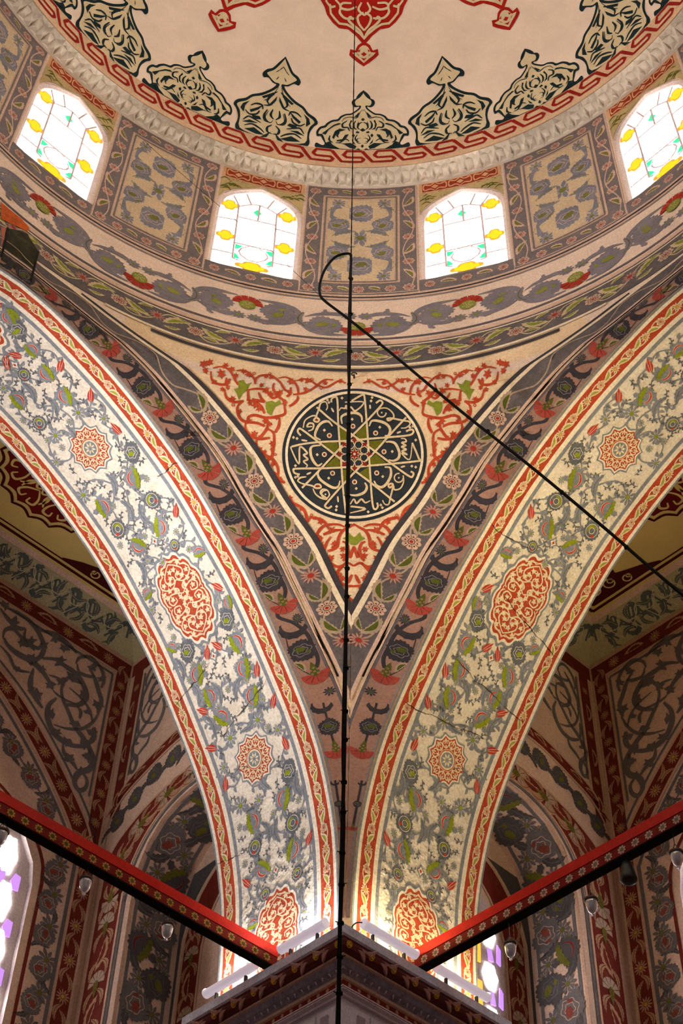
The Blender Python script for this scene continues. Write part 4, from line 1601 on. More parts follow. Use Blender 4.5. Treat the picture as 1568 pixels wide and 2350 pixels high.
b = MB()
b.fan(med_map, MC, mell(1.0), INK, .006, rings=14)
b.ribbon(med_map, np.vstack([mell(.94), mell(.94)[:1]]), 26, CREAM_L, .009)
ROUND = b.obj('roundel', PEND)
ROUND['label'] = 'black roundel with cream star lettering'
b = MB()
for g in ([(622, 458), (698, 512), (690, 592), (622, 597)], [(790, 528), (895, 432), (908, 572), (828, 582)], [(925, 602), (1092, 588), (992, 702), (932, 640)], [(942, 782), (1000, 732), (1104, 822), (942, 852)],
          [(832, 925), (932, 860), (935, 1012)], [(648, 895), (762, 895), (666, 1032)], [(478, 862), (602, 742), (642, 864)], [(448, 622), (602, 612), (622, 700), (582, 730)]):
    b.fill(med_map, g, OLIVE, .009, 60)
b.obj('olive_panel', ROUND, kind='stuff')
b = MB()
lw = 20
LONG = [
    [(540, 205), (543, 168), (575, 150), (602, 182), (613, 450), (640, 800), (662, 1100), (690, 1345)],
    [(750, 190), (830, 142), (870, 128), (886, 182), (910, 480), (935, 850), (955, 1150), (972, 1280), (998, 1302), (1020, 1272), (1012, 1235)],
    [(1000, 212), (1040, 185), (1066, 202), (1050, 240), (900, 402), (740, 562), (560, 750), (400, 920), (238, 1084)],
    [(1312, 358), (1150, 530), (980, 722), (800, 902), (640, 1072), (492, 1240), (478, 1275), (510, 1292), (546, 1270)],
    [(388, 254), (560, 400), (760, 540), (980, 700), (1180, 850), (1340, 962), (1376, 966), (1386, 932), (1358, 915)],
    [(226, 546), (196, 510), (202, 480), (240, 486), (420, 622), (600, 760), (760, 890), (960, 1040), (1192, 1226)],
    [(215, 946), (165, 932), (150, 902), (180, 886), (450, 882), (720, 870), (940, 855), (1430, 808), (1441, 780), (1374, 620)],
    [(130, 660), (250, 632), (450, 610), (700, 600), (920, 580), (1150, 562), (1340, 542), (1386, 512), (1376, 485), (1342, 489), (1310, 502)],
]
NUNS = [
    [(650, 425), (646, 352), (720, 318), (800, 315), (850, 350), (856, 410)],
    [(930, 450), (960, 395), (1040, 400), (1110, 430), (1146, 482), (1130, 540), (1090, 550)],
    [(1100, 612), (1150, 610), (1202, 632), (1241, 720), (1230, 780), (1180, 805), (1130, 796)],
    [(1090, 870), (1148, 880), (1152, 960), (1110, 1040), (1060, 1076), (1010, 1060), (980, 1012)],
    [(885, 1030), (906, 1075), (880, 1130), (800, 1160), (725, 1155)],
    [(630, 1010), (610, 1070), (560, 1082), (480, 1040), (420, 990), (400, 940), (420, 900)],
    [(446, 832), (400, 855), (350, 800), (325, 720), (340, 660), (430, 645)],
    [(430, 592), (372, 552), (400, 460), (450, 410), (510, 402), (552, 450)],
]
OUTER = [
    [(620, 292), (640, 264), (682, 266), (692, 238), (702, 270), (742, 254), (790, 292), (872, 203), (680, 203)],
    [(302, 500), (346, 482), (356, 430), (312, 420), (290, 455), (342, 452)],
    [(250, 466), (270, 390), (340, 345), (384, 350), (360, 390), (395, 406), (416, 382), (386, 350), (410, 280), (430, 215), (480, 200), (501, 250), (485, 286)],
    [(1030, 266), (1110, 265), (1170, 310), (1182, 360), (1130, 392), (1118, 372), (1170, 370), (1270, 390), (1340, 402), (1350, 432), (1310, 465), (1258, 470)],
    [(1375, 620), (1347, 792), (1264, 726), (1322, 742), (1268, 706), (1312, 690), (1264, 662), (1308, 648), (1266, 620), (1312, 608), (1298, 580), (1258, 575)],
    [(130, 662), (126, 682), (206, 838), (216, 664), (292, 726), (254, 746), (297, 790), (254, 812), (292, 850), (280, 872)],
    [(1280, 955), (1286, 1020), (1250, 1090), (1190, 1102), (1178, 1062), (1142, 1082), (1128, 1055), (1160, 1040), (1176, 1066), (1150, 1180), (1130, 1252), (1090, 1250), (1068, 1210)],
    [(735, 1252), (772, 1200), (800, 1242), (850, 1200), (890, 1236), (942, 1215)],
    [(735, 1342), (892, 1300), (760, 1276), (738, 1280)],
    [(350, 1090), (380, 1150), (440, 1190), (496, 1196), (430, 1142), (450, 1100), (500, 1110), (526, 1160)],
    [(190, 1012), (240, 1040), (340, 1062), (382, 1086), (432, 1080), (420, 1050), (380, 1050), (364, 1080)],
    [(190, 1012), (220, 980), (282, 970)],
    [(540, 262), (565, 305)], [(1215, 522), (1256, 505)], [(1255, 872), (1300, 860)], [(285, 946), (332, 925)], [(232, 592), (292, 602)], [(606, 1170), (611, 1230)], [(938, 230), (942, 272)],
]
for P in LONG:
    b.ribbon(med_map, spline(P, 5), lw, LET, .0105)
for P in NUNS:
    b.ribbon(med_map, spline(P, 6), 25, LET, .011, taper=[.55, 1.1, 1.1, .55])
for P in OUTER:
    b.ribbon(med_map, spline(P, 5), 19, LET, .011, taper=[.6, 1, 1, .6])
for x, y in ((520, 545), (997, 520), (1083, 712), (1008, 930), (780, 1023), (553, 933), (468, 740), (762, 450)):
    b.ribbon(med_map, ell(x, y, 20, n=14), 13, LET, .0105, closed=True)
    b.fan(med_map, (x, y), ell(x, y, 11, n=8), RRED, .0105)
for x, y, r in ((1060, 310, 45), (1235, 980, 46), (480, 1150, 40)):
    b.ribbon(med_map, ell(x, y, r, n=18)[:15], 14, LET, .0105)
    b.fan(med_map, (x, y), ell(x, y, 10, n=6), LET, .0105)
for x, y in ((395, 382), (1146, 385), (1158, 1062), (400, 1066)):
    b.fan(med_map, (x, y), ell(x, y, 20, n=10), RRED, .0105)
for x, y in ((468, 490), (1040, 460), (1168, 710), (1070, 967), (797, 1090), (513, 983), (395, 742), (755, 378), (500, 180), (515, 206), (650, 160), (960, 155), (950, 190), (1380, 450), (1350, 462), (1410, 592), (1410, 870), (1370, 860), (1050, 1260),
             (1066, 1286), (920, 1330), (170, 975), (195, 965), (595, 1275), (590, 1310), (170, 855), (150, 565), (186, 576)):
    b.fill(med_map, [(x, y - 17), (x + 16, y), (x, y + 17), (x - 16, y)], LET, .0105)
# knotted star at the centre
c0 = np.array([779.0, 737.0])
st = [c0 + np.array([math.cos(a), math.sin(a) * .95]) * (78 if i % 2 == 0 else 36) for i, a in enumerate(np.arange(16) * TAU / 16)]
b.fan(med_map, c0, st, RRED, .010)
b.ribbon(med_map, np.array(st + st[:1]), 9, LET, .0115)
for k in range(8):
    a = (k + .5) * TAU / 8
    hc = c0 + np.array([math.cos(a), math.sin(a) * .95]) * 108
    hx = np.array([hc + 42 * np.array([math.cos(a + j * TAU / 6), math.sin(a + j * TAU / 6)]) for j in range(6)])
    b.ribbon(med_map, np.vstack([hx, hx[:1]]), 9, LET, .0115)
    a = k * TAU / 8
    tp = c0 + np.array([math.cos(a), math.sin(a) * .95]) * 186
    dq = [tp, c0 + np.array([math.cos(a + .22), math.sin(a + .22) * .95]) * 142, c0 + np.array([math.cos(a), math.sin(a) * .95]) * 112, c0 + np.array([math.cos(a - .22), math.sin(a - .22) * .95]) * 142]
    b.fill(med_map, dq, RRED, .0108)
b.fan(med_map, c0, ell(c0[0], c0[1], 14, n=8), LET, .012)
b.obj('lettering', ROUND, kind='stuff', label='cream interlaced star calligraphy')

# ------------------------------------------------------------------ red arabesques around the roundel
AL = [
    [(200, 190), (260, 175), (330, 190), (380, 240), (410, 300), (440, 350)], [(180, 220), (190, 300), (250, 340), (330, 340), (365, 290)], [(330, 280), (320, 340)],
    [(420, 215), (480, 208), (540, 232), (590, 290), (602, 340)], [(602, 340), (610, 290), (650, 260), (740, 255), (800, 290), (850, 340), (885, 405)], [(780, 330), (770, 380), (800, 440), (850, 480), (880, 500)],
    [(820, 285), (890, 275), (960, 310), (1000, 370), (1010, 430)], [(960, 440), (1040, 430), (1120, 400), (1190, 350), (1260, 300), (1340, 300)], [(990, 310), (1060, 290), (1130, 310), (1190, 350), (1270, 372), (1350, 332), (1400, 308), (1460, 332)],
    [(880, 500), (880, 560), (880, 622), (800, 650), (700, 660), (600, 635), (540, 650), (525, 690)], [(1005, 450), (1000, 490), (960, 530), (920, 550)], [(530, 395), (620, 385), (700, 400), (760, 470), (800, 465)],
    [(530, 395), (535, 480), (520, 490)], [(310, 400), (330, 470), (400, 510), (490, 500)], [(490, 500), (440, 540), (430, 600), (460, 670), (520, 700), (620, 710), (690, 740)], [(520, 490), (600, 510), (660, 560), (690, 620)],
    [(510, 700), (510, 770), (560, 830), (640, 860), (740, 850)], [(720, 700), (710, 760), (660, 830), (630, 840)], [(710, 760), (770, 800), (780, 880), (770, 960), (760, 1020), (720, 1070), (740, 1150), (812, 1200)],
    [(610, 870), (620, 940), (690, 1010), (760, 1050), (810, 1120), (820, 1200)], [(830, 660), (825, 730), (790, 800)], [(812, 1200), (830, 1250), (882, 1275)], [(570, 480), (640, 500), (690, 512)], [(630, 420), (660, 480), (690, 510)],
    [(940, 370), (930, 430), (900, 460)], [(850, 350), (880, 390), (910, 410)],
]
AL_B = [(110, 150, 40), (170, 135, 36), (130, 210, 32), (280, 245, 44), (320, 165, 30), (380, 200, 30), (420, 260, 26), (700, 400, 34), (745, 435, 32), (660, 350, 24), (755, 275, 26), (700, 270, 22), (600, 540, 34), (640, 572, 34), (550, 520, 28), (700, 690, 36), (735, 720, 26), (590, 812, 34), (940, 315, 36), (930, 420, 26),
        (830, 425, 34), (880, 520, 30), (1100, 308, 30), (1080, 392, 26), (1040, 300, 22), (640, 960, 30), (690, 985, 24), (762, 905, 32), (760, 960, 22), (765, 1100, 24), (745, 1165, 20), (540, 250, 32), (490, 220, 28), (385, 480, 30), (450, 600, 26), (540, 690, 28), (835, 1240, 26), (1265, 330, 24), (1410, 310, 24),
        (290, 390, 26), (340, 370, 24), (210, 320, 26), (590, 240, 15), (740, 240, 13), (390, 540, 16), (560, 850, 14), (1225, 380, 14), (1140, 295, 13), (620, 965, 14), (790, 1010, 14), (800, 660, 22)]
AL_G = [[(440, 312), (490, 300), (515, 345), (570, 325), (520, 400), (480, 430), (445, 492), (425, 430), (398, 388), (440, 380)], [(700, 512), (760, 500), (790, 520), (830, 490), (845, 530), (780, 562), (752, 640), (715, 612), (700, 560)]]
AB = [
    [(770, 420), (830, 455), (890, 490), (930, 560), (940, 640), (980, 680), (1040, 700)], [(870, 450), (940, 425), (1050, 430), (1110, 460), (1150, 520), (1160, 600), (1120, 670), (1090, 680)], [(900, 480), (990, 490), (1090, 530)],
    [(1030, 480), (1070, 410), (1130, 370), (1240, 350)], [(1230, 360), (1260, 400), (1270, 330), (1310, 260), (1400, 210), (1440, 170)], [(1410, 190), (1400, 260), (1360, 320), (1300, 350)], [(1270, 390), (1270, 450), (1230, 520), (1170, 540)],
    [(1010, 550), (1050, 610), (1075, 690), (1050, 780), (1000, 830), (920, 860), (840, 820)], [(890, 600), (850, 620), (830, 690), (850, 760), (880, 800)], [(770, 850), (840, 820), (900, 870), (940, 930), (920, 1000), (850, 1050), (770, 1060)],
    [(785, 940), (830, 1030)], [(830, 1070), (840, 1130), (800, 1190), (775, 1200)], [(930, 1070), (890, 1100), (880, 1170), (820, 1190)], [(840, 1220), (830, 1290), (780, 1310)], [(772, 650), (812, 770)],
]
AB_B = [(1440, 160, 34), (1120, 395, 36), (1180, 360, 24), (1280, 420, 30), (1230, 510, 34), (1120, 570, 34), (1110, 640, 40), (1000, 485, 36), (970, 620, 34), (985, 660, 24), (1010, 775, 40), (870, 750, 42), (885, 680, 34), (880, 980, 34), (905, 940, 24), (895, 1100, 40), (860, 1160, 24), (800, 1230, 22),
        (1175, 600, 18), (1130, 700, 18), (1050, 830, 18), (970, 915, 20), (1300, 420, 18), (1320, 270, 24), (1215, 330, 16)]
AB_G = [[(770, 640), (770, 560), (800, 540), (830, 505), (850, 550), (890, 570), (830, 600), (800, 632)]]


def arab(mir, trace, blobs, greens, ox, oy, k, axis=None):
    b = MB()
    sides = (1, -1) if axis is not None else ((-1,) if mir else (1,))

    def cv(P):
        return hit_rev(crop(P, ox, oy, k))

    ax0 = cv([(axis, 800)])[0, 0] if axis is not None else 0.0
    for s in sides:
        f = (lambda Q: np.column_stack([(Q[:, 0] - ax0) * s + (ax0 if axis is not None else 0), Q[:, 1]]))
        for P in trace:
            b.ribbon(rev, f(cv(spline(P, 6))), .0225, RED_O, .006, taper=[.6, 1, 1.05, .8])
        for x, y, r in blobs:
            a = (x * 13 + y * 7) % 6.28
            leaf = np.array([(1.25, 0), (.45, .35), (.55, .95), (0, .5), (-.6, .85), (-.5, .2), (-1.15, -.1), (-.45, -.35), (-.3, -.95), (.2, -.45), (.8, -.75), (.5, -.3)])
            if r < 21:
                leaf = ell(0, 0, 1, n=8)
            R_ = np.array([[math.cos(a), -math.sin(a)], [math.sin(a), math.cos(a)]])
            b.fan(rev, f(cv([(x, y)]))[0], f(cv(leaf @ R_.T * r * (1.05 if r > 21 else 1) + (x, y))), RED_O, .0066)
            if r < 21:
                b.fan(rev, f(cv([(x, y)]))[0], f(cv(leaf * r * .4 + (x, y))), CREAM_P, .0075)
        for P in greens:
            b.fill(rev, f(cv(P)), GREEN, .0075)
    return b.obj('arabesque', PEND)


arab(False, AL, AL_B, AL_G, 440, 800, 4.126)
arab(True, AL, AL_B, AL_G, 440, 800, 4.126)
arab(False, AB, AB_B, AB_G, 640, 1110, 4.48, 770)
b = MB()
q = hit_rev(crop([(735, 1290), (770, 1280), (805, 1300), (768, 1362)], 640, 1110, 4.48))
b.fill(rev, q, RED_O, .007)
b.obj('arabesque_tip', PEND)

# dark uncleaned strip and orange patch left on the neighbouring vault
KW = 6.272
b = MB()
b.fill(rev, hit_rev(crop([(95, 470), (250, 505), (385, 560), (460, 680), (540, 810), (480, 1020), (425, 1240), (300, 1140), (150, 1030), (0, 930), (40, 700)], 0, 450, KW)), paint('soot_olive', '2a2816', var=.6, wear=.5, wearcol='5a4c34', wscale=9, scale=9), .012, .1)
for P in ([(100, 465), (55, 680), (0, 890)], [(537, 805), (480, 1030), (425, 1248)]):
    Q = hit_rev(crop(spline(P, 4), 0, 450, KW))
    b.ribbon(rev, Q, .022, paint('soot', '1d1210'), .016)
b.obj('uncleaned_patch', PENDS[2])
b = MB()
b.fill(rev, hit_rev(crop([(0, 95), (130, 205), (290, 330), (412, 470), (380, 522), (250, 455), (110, 395), (0, 335)], 0, 450, KW)), paint('patch_orange', 'b4501c', var=.4, scale=12), .012, .1)
b.fill(rev, hit_rev(crop([(0, 460), (80, 470), (40, 640), (0, 760)], 0, 450, KW)), paint('patch_salmon', 'a05a48', var=.3), .012, .1)
b.obj('orange_patch', PENDS[2])
# ------------------------------------------------------------------ arch soffits: flowers as (kind, arc length, depth, angle, size)
FLOWERS = [
    ('P', 5.44, 0.48, 1.4, 0.08), ('P', 5.19, 0.5, 1.1, 0.084), ('P', 5.44, 0.9, -1.6, 0.082), ('P', 5.66, 0.44, -1.6, 0.071), ('P', 4.29, 0.48, 1.1, 0.09),
    ('P', 4.28, 0.93, -1.7, 0.088), ('P', 3.83, 0.55, -2.1, 0.087), ('P', 3.83, 0.82, 2.2, 0.084), ('P', 5.98, 0.33, 1.1, 0.076), ('P', 2.59, 0.88, 1.1, 0.089),
    ('P', 2.37, 0.87, -1.6, 0.084), ('P', 2.61, 0.4, -1.4, 0.09), ('P', 2.39, 0.41, 1.2, 0.09), ('P', 2.15, 0.44, 1.1, 0.089), ('P', 2.15, 0.83, -0.9, 0.087),
    ('P', 1.25, 0.46, 1.1, 0.092), ('P', 1.23, 0.85, -1.5, 0.091), ('P', 0.81, 0.47, -2, 0.091), ('P', 0.81, 0.79, 2.3, 0.088), ('P', 2.92, 1.03, -0.8, 0.055),
    ('P', 2.94, 0.29, 1.3, 0.057), ('P', 3.43, 0.99, 0.2, 0.055), ('P', 3.43, 0.32, -0.3, 0.057), ('P', 0.4, 0.25, -0, 0.057), ('P', 0.38, 0.93, 0, 0.06),
    ('R', 5.18, 0.89, 2.3, 0.07), ('R', 4.05, 0.46, -2.3, 0.082), ('R', 4.05, 0.92, 2.4, 0.084), ('R', 1.02, 0.42, -2, 0.085), ('R', 1.02, 0.86, 2.7, 0.079),
    ('R', 3.62, 0.5, 2.9, 0.054), ('R', 0.59, 0.43, -2.9, 0.063), ('R', 0.58, 0.79, 3.1, 0.06), ('R', 5.56, 0.66, 2.3, 0.061), ('B', 5.02, 0.52, -2.2, 0.065),
    ('B', 4.84, 0.36, -2.2, 0.048), ('B', 5.01, 0.85, -2.2, 0.066), ('B', 4.84, 1.02, -2.2, 0.046), ('B', 4.47, 1.01, -2.2, 0.071), ('B', 5.86, 0.43, -2.3, 0.055),
    ('B', 1.42, 0.93, -2, 0.073), ('B', 1.97, 0.82, -2.1, 0.066), ('B', 1.96, 0.49, -2.1, 0.069), ('B', 1.79, 0.34, -2.1, 0.048), ('B', 1.79, 0.99, -2, 0.05),
    ('B', 0.64, 0.26, -2, 0.057), ('B', 1.37, 0.73, -2, 0.051), ('B', 3.57, 0.69, -2.1, 0.042), ('B', 3.3, 1.03, -2.1, 0.042), ('B', 3.06, 0.13, -2.1, 0.044),
    ('B', 3.11, 1.08, -2.1, 0.047), ('B', 5.6, 0.91, -2.2, 0.049), ('O', 4.47, 0.35, -2.2, 0.077), ('O', 1.44, 0.36, -2, 0.078), ('O', 2.83, 0.38, -2.1, 0.078),
    ('O', 2.82, 0.89, -2.1, 0.08), ('T', 5.73, 0.7, -0.9, 0), ('T', 5.4, 0.34, -1.1, 0), ('T', 5.05, 0.32, -0.8, 0), ('T', 4.7, 0.33, 0.1, 0), ('T', 4.7, 1.05, -1, 0),
    ('T', 3.84, 0.32, -0.7, 0), ('T', 3.83, 1.05, 0.9, 0), ('T', 3.1, 0.32, 0.6, 0), ('T', 2.31, 0.31, -0.5, 0), ('T', 2.01, 0.28, -0.7, 0), ('T', 2.3, 0.98, 0.9, 0),
    ('T', 2.69, 0.58, 0.6, 0), ('T', 2.69, 0.71, -0.5, 0), ('T', 1.99, 1.04, 1.1, 0), ('T', 1.65, 0.31, 0.1, 0), ('T', 1.65, 1.03, -0.4, 0), ('T', 0.81, 0.28, -0.6, 0),
    ('T', 0.77, 0.99, 0.7, 0), ('T', 3.09, 1.05, -0.6, 0), ('L', 4.38, 0.7, 2.9, 0), ('L', 4, 0.61, 3.1, 0), ('L', 4.2, 1.05, 2.9, 0), ('L', 2.36, 0.77, -3.1, 0),
    ('L', 2.29, 0.56, 2.4, 0), ('L', 1.49, 0.62, -2.9, 0), ('L', 1.29, 0.3, 3.1, 0), ('L', 1.68, 0.82, -1.7, 0), ('L', 1.09, 0.71, -2.9, 0), ('L', 1.04, 0.6, 3.1, 0),
    ('L', 0.36, 0.38, -3, 0), ('L', 0.75, 1.13, -2.9, 0), ('L', 2.73, 1.03, 3.1, 0), ('L', 2.47, 0.98, 3.1, 0), ('L', 2.16, 0.96, -3, 0), ('L', 4.91, 0.72, 2.8, 0),
    ('L', 5.42, 0.74, 2.9, 0), ('L', 5.21, 0.67, 2.9, 0), ('L', 4.12, 0.72, 3.1, 0), ('L', 2.15, 0.17, 2.8, 0), ('L', 1.98, 0.59, -1.2, 0), ('L', 3.01, 0.69, 2.9, 0),
    ('L', 3.63, 0.93, 3, 0),
]
GRN_A = paint('arch_green', '8f9a1e', var=.22, wear=.35, wearcol='c0bc62', wscale=26, bump=.4)
RED_F = paint('arch_flower_red', 'c2402c', var=.2, wear=.3, wearcol='dd9480', wscale=26, bump=.4)
YEL_A = paint('arch_yellow', 'd8b848', var=.15)
VINE_A = paint('border_vine', 'ead9b4', var=.12, wear=.3, wearcol='cdb88a', wscale=20, bump=.4)
GRN_B = paint('border_green', 'a8a444', var=.2)
LNE = paint('arch_pale_line', 'f4e8d2', var=.08, bump=.4)
A_PALM = m_palm('lotus', BLUEGREY, LNE, RED_F, GRN_A)
A_ROUND = m_round('round_flower', BLUEGREY_D, LNE, RED_F, GRN_A)
A_BUD = m_bud('blossom', BLUEGREY, LNE, GRN_A)
A_PEO = m_peony('peony', BLUEGREY_D, LNE, GRN_A, .95, False)
A_TUL = m_tulip('tulip', RED_F, LNE)
A_BLADE = m_blade('blade_leaf', BLUEGREY, BLUEGREY_D)
A_SPRIG = m_sprig('sprig', BLUEGREY_D)
A_STAR = m_star('star_medallion', BLUEGREY, LNE, RED_A, VINE_A, BLUEGREY, VINE_A)
A_CART = m_cartouche('cartouche', BLUEGREY, LNE, RED_A, VINE_A)
A_DIA = m_diamond('diamond_finial', BLUEGREY, LNE, RED_F)
B_DAI = m_daisy('border_daisy', VINE_A, RED_A, YEL_A, 10)
B_ROS = m_rosette('border_rosette', VINE_A, RED_A, RED_A)
B_LEAF = m_leaf('border_leaf', VINE_A, GRN_B)
flow = [f for f in FLOWERS if .27 < f[2] < 1.05]
flow += [(k, u + 3.03, v, a, s) for k, u, v, a, s in flow if 2.68 < u < 5.1]
for side in (-1, 1):
    sf = soffit(side)
    arch = ARCHES[side]
    UE = 8.3
    us = np.linspace(-.18, UE, 124)
    b = MB()
    for v0, v1, mt in ((.0, .018, BLUEGREY), (.018, .048, LNE), (.182, .206, LNE), (.206, .224, LNE), (.224, .258, BLUEGREY)):
        b.patch(sf, us, [v0, v1], mt, .003)
        b.patch(sf, us, [WID - v1, WID - v0], mt, .003)
    b.obj('stripe_pattern', arch, kind='stuff')
    for v0 in (.048, WID - .182):
        b = MB()
        b.patch(sf, us, [v0, v0 + .134], RED_A, .003)
        b.obj('red_border', arch)
    # borders: wavy stem with daisies, rosettes and leaves
    vine = MB()
    for v0 in (.115, WID - .115):
        t = np.linspace(-.15, UE, 520)
        for ph in (0, math.pi):
            vine.ribbon(sf, np.column_stack([t, v0 + .034 * np.sin(t * TAU / .35 + ph)]), .010, VINE_A, .0045)
        for i in range(24):
            u = -.05 + i * .35
            if u > UE - .1:
                break
            place(B_DAI, 'border_daisy', arch, sf, u, v0, .3 * i, .044, lift=.006)
            place(B_ROS, 'border_rosette', arch, sf, u + .175, v0, .3 * i, .040, lift=.006)
            place(B_LEAF, 'border_leaf', arch, sf, u + .085, v0 + .012, -1.57 + .45, .068, lift=.0055)
            place(B_LEAF, 'border_leaf', arch, sf, u + .262, v0 - .012, -1.57 - .45, .068, lift=.0055, mirror=True)
    vine.obj('border_vine_pattern', arch, kind='stuff')
    # medallions down the middle
    vm = WID / 2
    for u in (1.70, 4.73, 7.76):
        o = drape(A_STAR, 'star_medallion', arch, sf, u, vm, 0, .225)
    for u in (.17, 3.20, 6.23):
        o = drape(A_CART, 'cartouche', arch, sf, u, vm, -math.pi / 2, .395)
        for du in (-.56, .56):
            if u + du > -.1:
                place(A_DIA, 'diamond_finial', arch, sf, u + du, vm, math.pi / 2, .062, lift=.006)
    # flowers
    big = []
    for k, u, v, a, s in flow:
        if k == 'P':
            place(A_PALM, 'lotus', arch, sf, u, v, a, s * 1.15, lift=.0065)
        elif k == 'R':
            place(A_ROUND, 'round_flower', arch, sf, u, v, a, s * 1.08, lift=.0065)
        elif k == 'B':
            place(A_BUD, 'blossom', arch, sf, u, v, a, s * 1.12, lift=.006)
        elif k == 'O':
            place(A_PEO, 'peony', arch, sf, u, v, a, s * 1.1, lift=.006)
        elif k == 'T':
            place(A_TUL, 'tulip', arch, sf, u, v, a - math.pi / 2, .062, lift=.0065)
        else:
            place(A_BLADE, 'blade_leaf', arch, sf, u, v, a - math.pi / 2, .105, lift=.0055, mirror=v > vm)
        big.append((u, v))
    big = np.array(big)
    # stems from flower to flower and small sprigs in the gaps
    stems = MB()
    r2 = np.random.RandomState(5)
    done = set()
    for i, p in enumerate(big):
        dd = np.hypot(*(big - p).T)
        for j in np.argsort(dd)[1:4]:
            key = (min(i, int(j)), max(i, int(j)))
            if key in done or dd[j] > .34:
                continue
            done.add(key)
            q = big[j]
            nrm = np.array([-(q - p)[1], (q - p)[0]])
            sgn = 1 if r2.rand() > .5 else -1
            c = spline([p, p * .67 + q * .33 + nrm * .28 * sgn, p * .33 + q * .67 + nrm * .22 * sgn, q], 5)
            stems.ribbon(sf, c, .0165, BLUEGREY, .0042, taper=[1, .7, 1])
            for t_ in (3, 6, 9, 12):
                P = leafshape(.014, .06, .010)
                an = r2.uniform(0, TAU)
                P = np.column_stack([P[:, 0] * math.cos(an) - P[:, 1] * math.sin(an), P[:, 0] * math.sin(an) + P[:, 1] * math.cos(an)]) + c[t_]
                stems.fan(sf, P.mean(0), P, BLUEGREY, .0044)
    stems.obj('stem_pattern', arch, kind='stuff')
    cand = [(r2.uniform(-.05, 8.1), r2.uniform(.31, WID - .31)) for _ in range(3000)]
    kept = []
    for u, v in cand:
        if min(np.hypot(*(big - (u, v)).T)) < .095:
            continue
        if any(math.hypot(u - x, v - y) < .082 for x, y in kept):
            continue
        if any(math.hypot(u - m_, v - vm) < .27 for m_ in (1.70, 4.73, 7.76)):
            continue
        if any(((u - m_) / .50) ** 2 + ((v - vm) / .29) ** 2 < 1 for m_ in (.17, 3.20, 6.23)):
            continue
        kept.append((u, v))
    for i, (u, v) in enumerate(kept[:285]):
        a = r2.uniform(0, TAU)
        if i % 4 == 0:
            place(A_BUD, 'blossom', arch, sf, u, v, a, .036, lift=.005)
        else:
            place(A_SPRIG, 'sprig', arch, sf, u, v, a, .052, lift=.005, mirror=i % 2 == 0)
# ------------------------------------------------------------------ side bays
SG = paint('side_grey', '6e6866', var=.22, wear=.2, wearcol='857068', wscale=10)
SG_D = paint('side_grey_dark', '55504f', var=.25, wear=.2, wearcol='5e5250', wscale=8)
SR = paint('side_red', '742a1e', var=.25, wear=.2, wearcol='a86a50', wscale=10)
SC = paint('side_leaf_cream', 'b98d6c', var=.15)
SL = paint('side_pale_line', 'cda68c', var=.12)
SOL = paint('side_olive', '6e6a28', var=.25)
FRZ = paint('frieze_ground', 'b7ad84', var=.12, wear=.3, wearcol='988c68', wscale=3)
S_DAI = m_daisy('daisy', SC, SR, GOLD, 12)
S_LEAF = m_leaf('leaf', SC, SR)
S_PEO = m_peony('peony', SG_D, SG, SOL)
S_PEO2 = m_peony('peony', SG, SL, paint('side_rose', '8a4436', var=.2))
S_BUD = m_bud('blossom', SG, SL, SOL)
S_BLADE = m_blade('blade_leaf', SG_D, SG)
S_LOT = m_palm('lotus', SG_D, SG, paint('side_lotus_red', '77302a', var=.2), SOL)
S_ACA = m_blade('acanthus_leaf', SC, SR)
S_FAN = m_carnation('fan_flower', paint('fan_cream', 'b89c84', var=.15), SR, SOL, DARK, False)

# scroll traced on the outer wall of the left bay (photo crop), mirrored for the right one
K4 = 3.409
RIN = [
    ([(40, 320), (150, 370), (240, 440), (300, 520), (340, 620), (320, 700), (230, 770)], 40), ([(0, 330), (60, 410), (130, 480), (200, 490)], 40), ([(300, 500), (420, 530), (520, 600), (600, 680)], 42),
    ([(20, 560), (40, 500), (100, 490), (150, 540), (210, 600), (270, 660)], 30), ([(200, 490), (190, 560), (250, 620), (300, 640), (330, 600)], 30), ([(30, 560), (60, 620), (130, 680), (220, 730), (300, 790), (370, 880), (410, 960)], 46),
    ([(330, 720), (430, 730), (520, 790), (600, 850), (660, 950), (670, 1030), (620, 1080), (520, 1085)], 44), ([(520, 870), (480, 950), (490, 1040), (530, 1130), (580, 1250), (640, 1330), (700, 1430), (730, 1520), (690, 1590), (620, 1610), (580, 1680), (610, 1750), (660, 1740), (680, 1680), (650, 1620)], 40),
    ([(520, 870), (590, 890), (640, 920)], 36), ([(590, 760), (620, 715), (700, 710), (760, 760), (800, 830), (810, 900), (790, 950)], 30), ([(600, 760), (620, 830), (690, 860), (740, 860)], 28), ([(690, 780), (740, 880), (770, 980), (790, 1060), (760, 1150)], 36),
    ([(440, 1030), (380, 1090), (370, 1180), (410, 1290), (480, 1360), (560, 1400), (660, 1410)], 44), ([(420, 1240), (520, 1270), (640, 1270), (720, 1220), (770, 1150)], 22), ([(540, 950), (640, 1040), (700, 1130), (720, 1220)], 20),
    ([(260, 800), (240, 880), (240, 960), (290, 1050), (330, 1110)], 40), ([(600, 1090), (630, 1140), (620, 1190)], 26), ([(490, 1390), (500, 1460), (560, 1530), (600, 1590)], 34), ([(700, 1430), (690, 1480), (640, 1480)], 30), ([(740, 1260), (730, 1340), (690, 1390)], 36),
    ([(0, 620), (70, 700), (120, 800), (230, 830)], 26), ([(400, 950), (440, 1000), (520, 1050), (600, 1080)], 18), ([(380, 850), (440, 870), (500, 900)], 18), ([(120, 800), (180, 830)], 20),
]
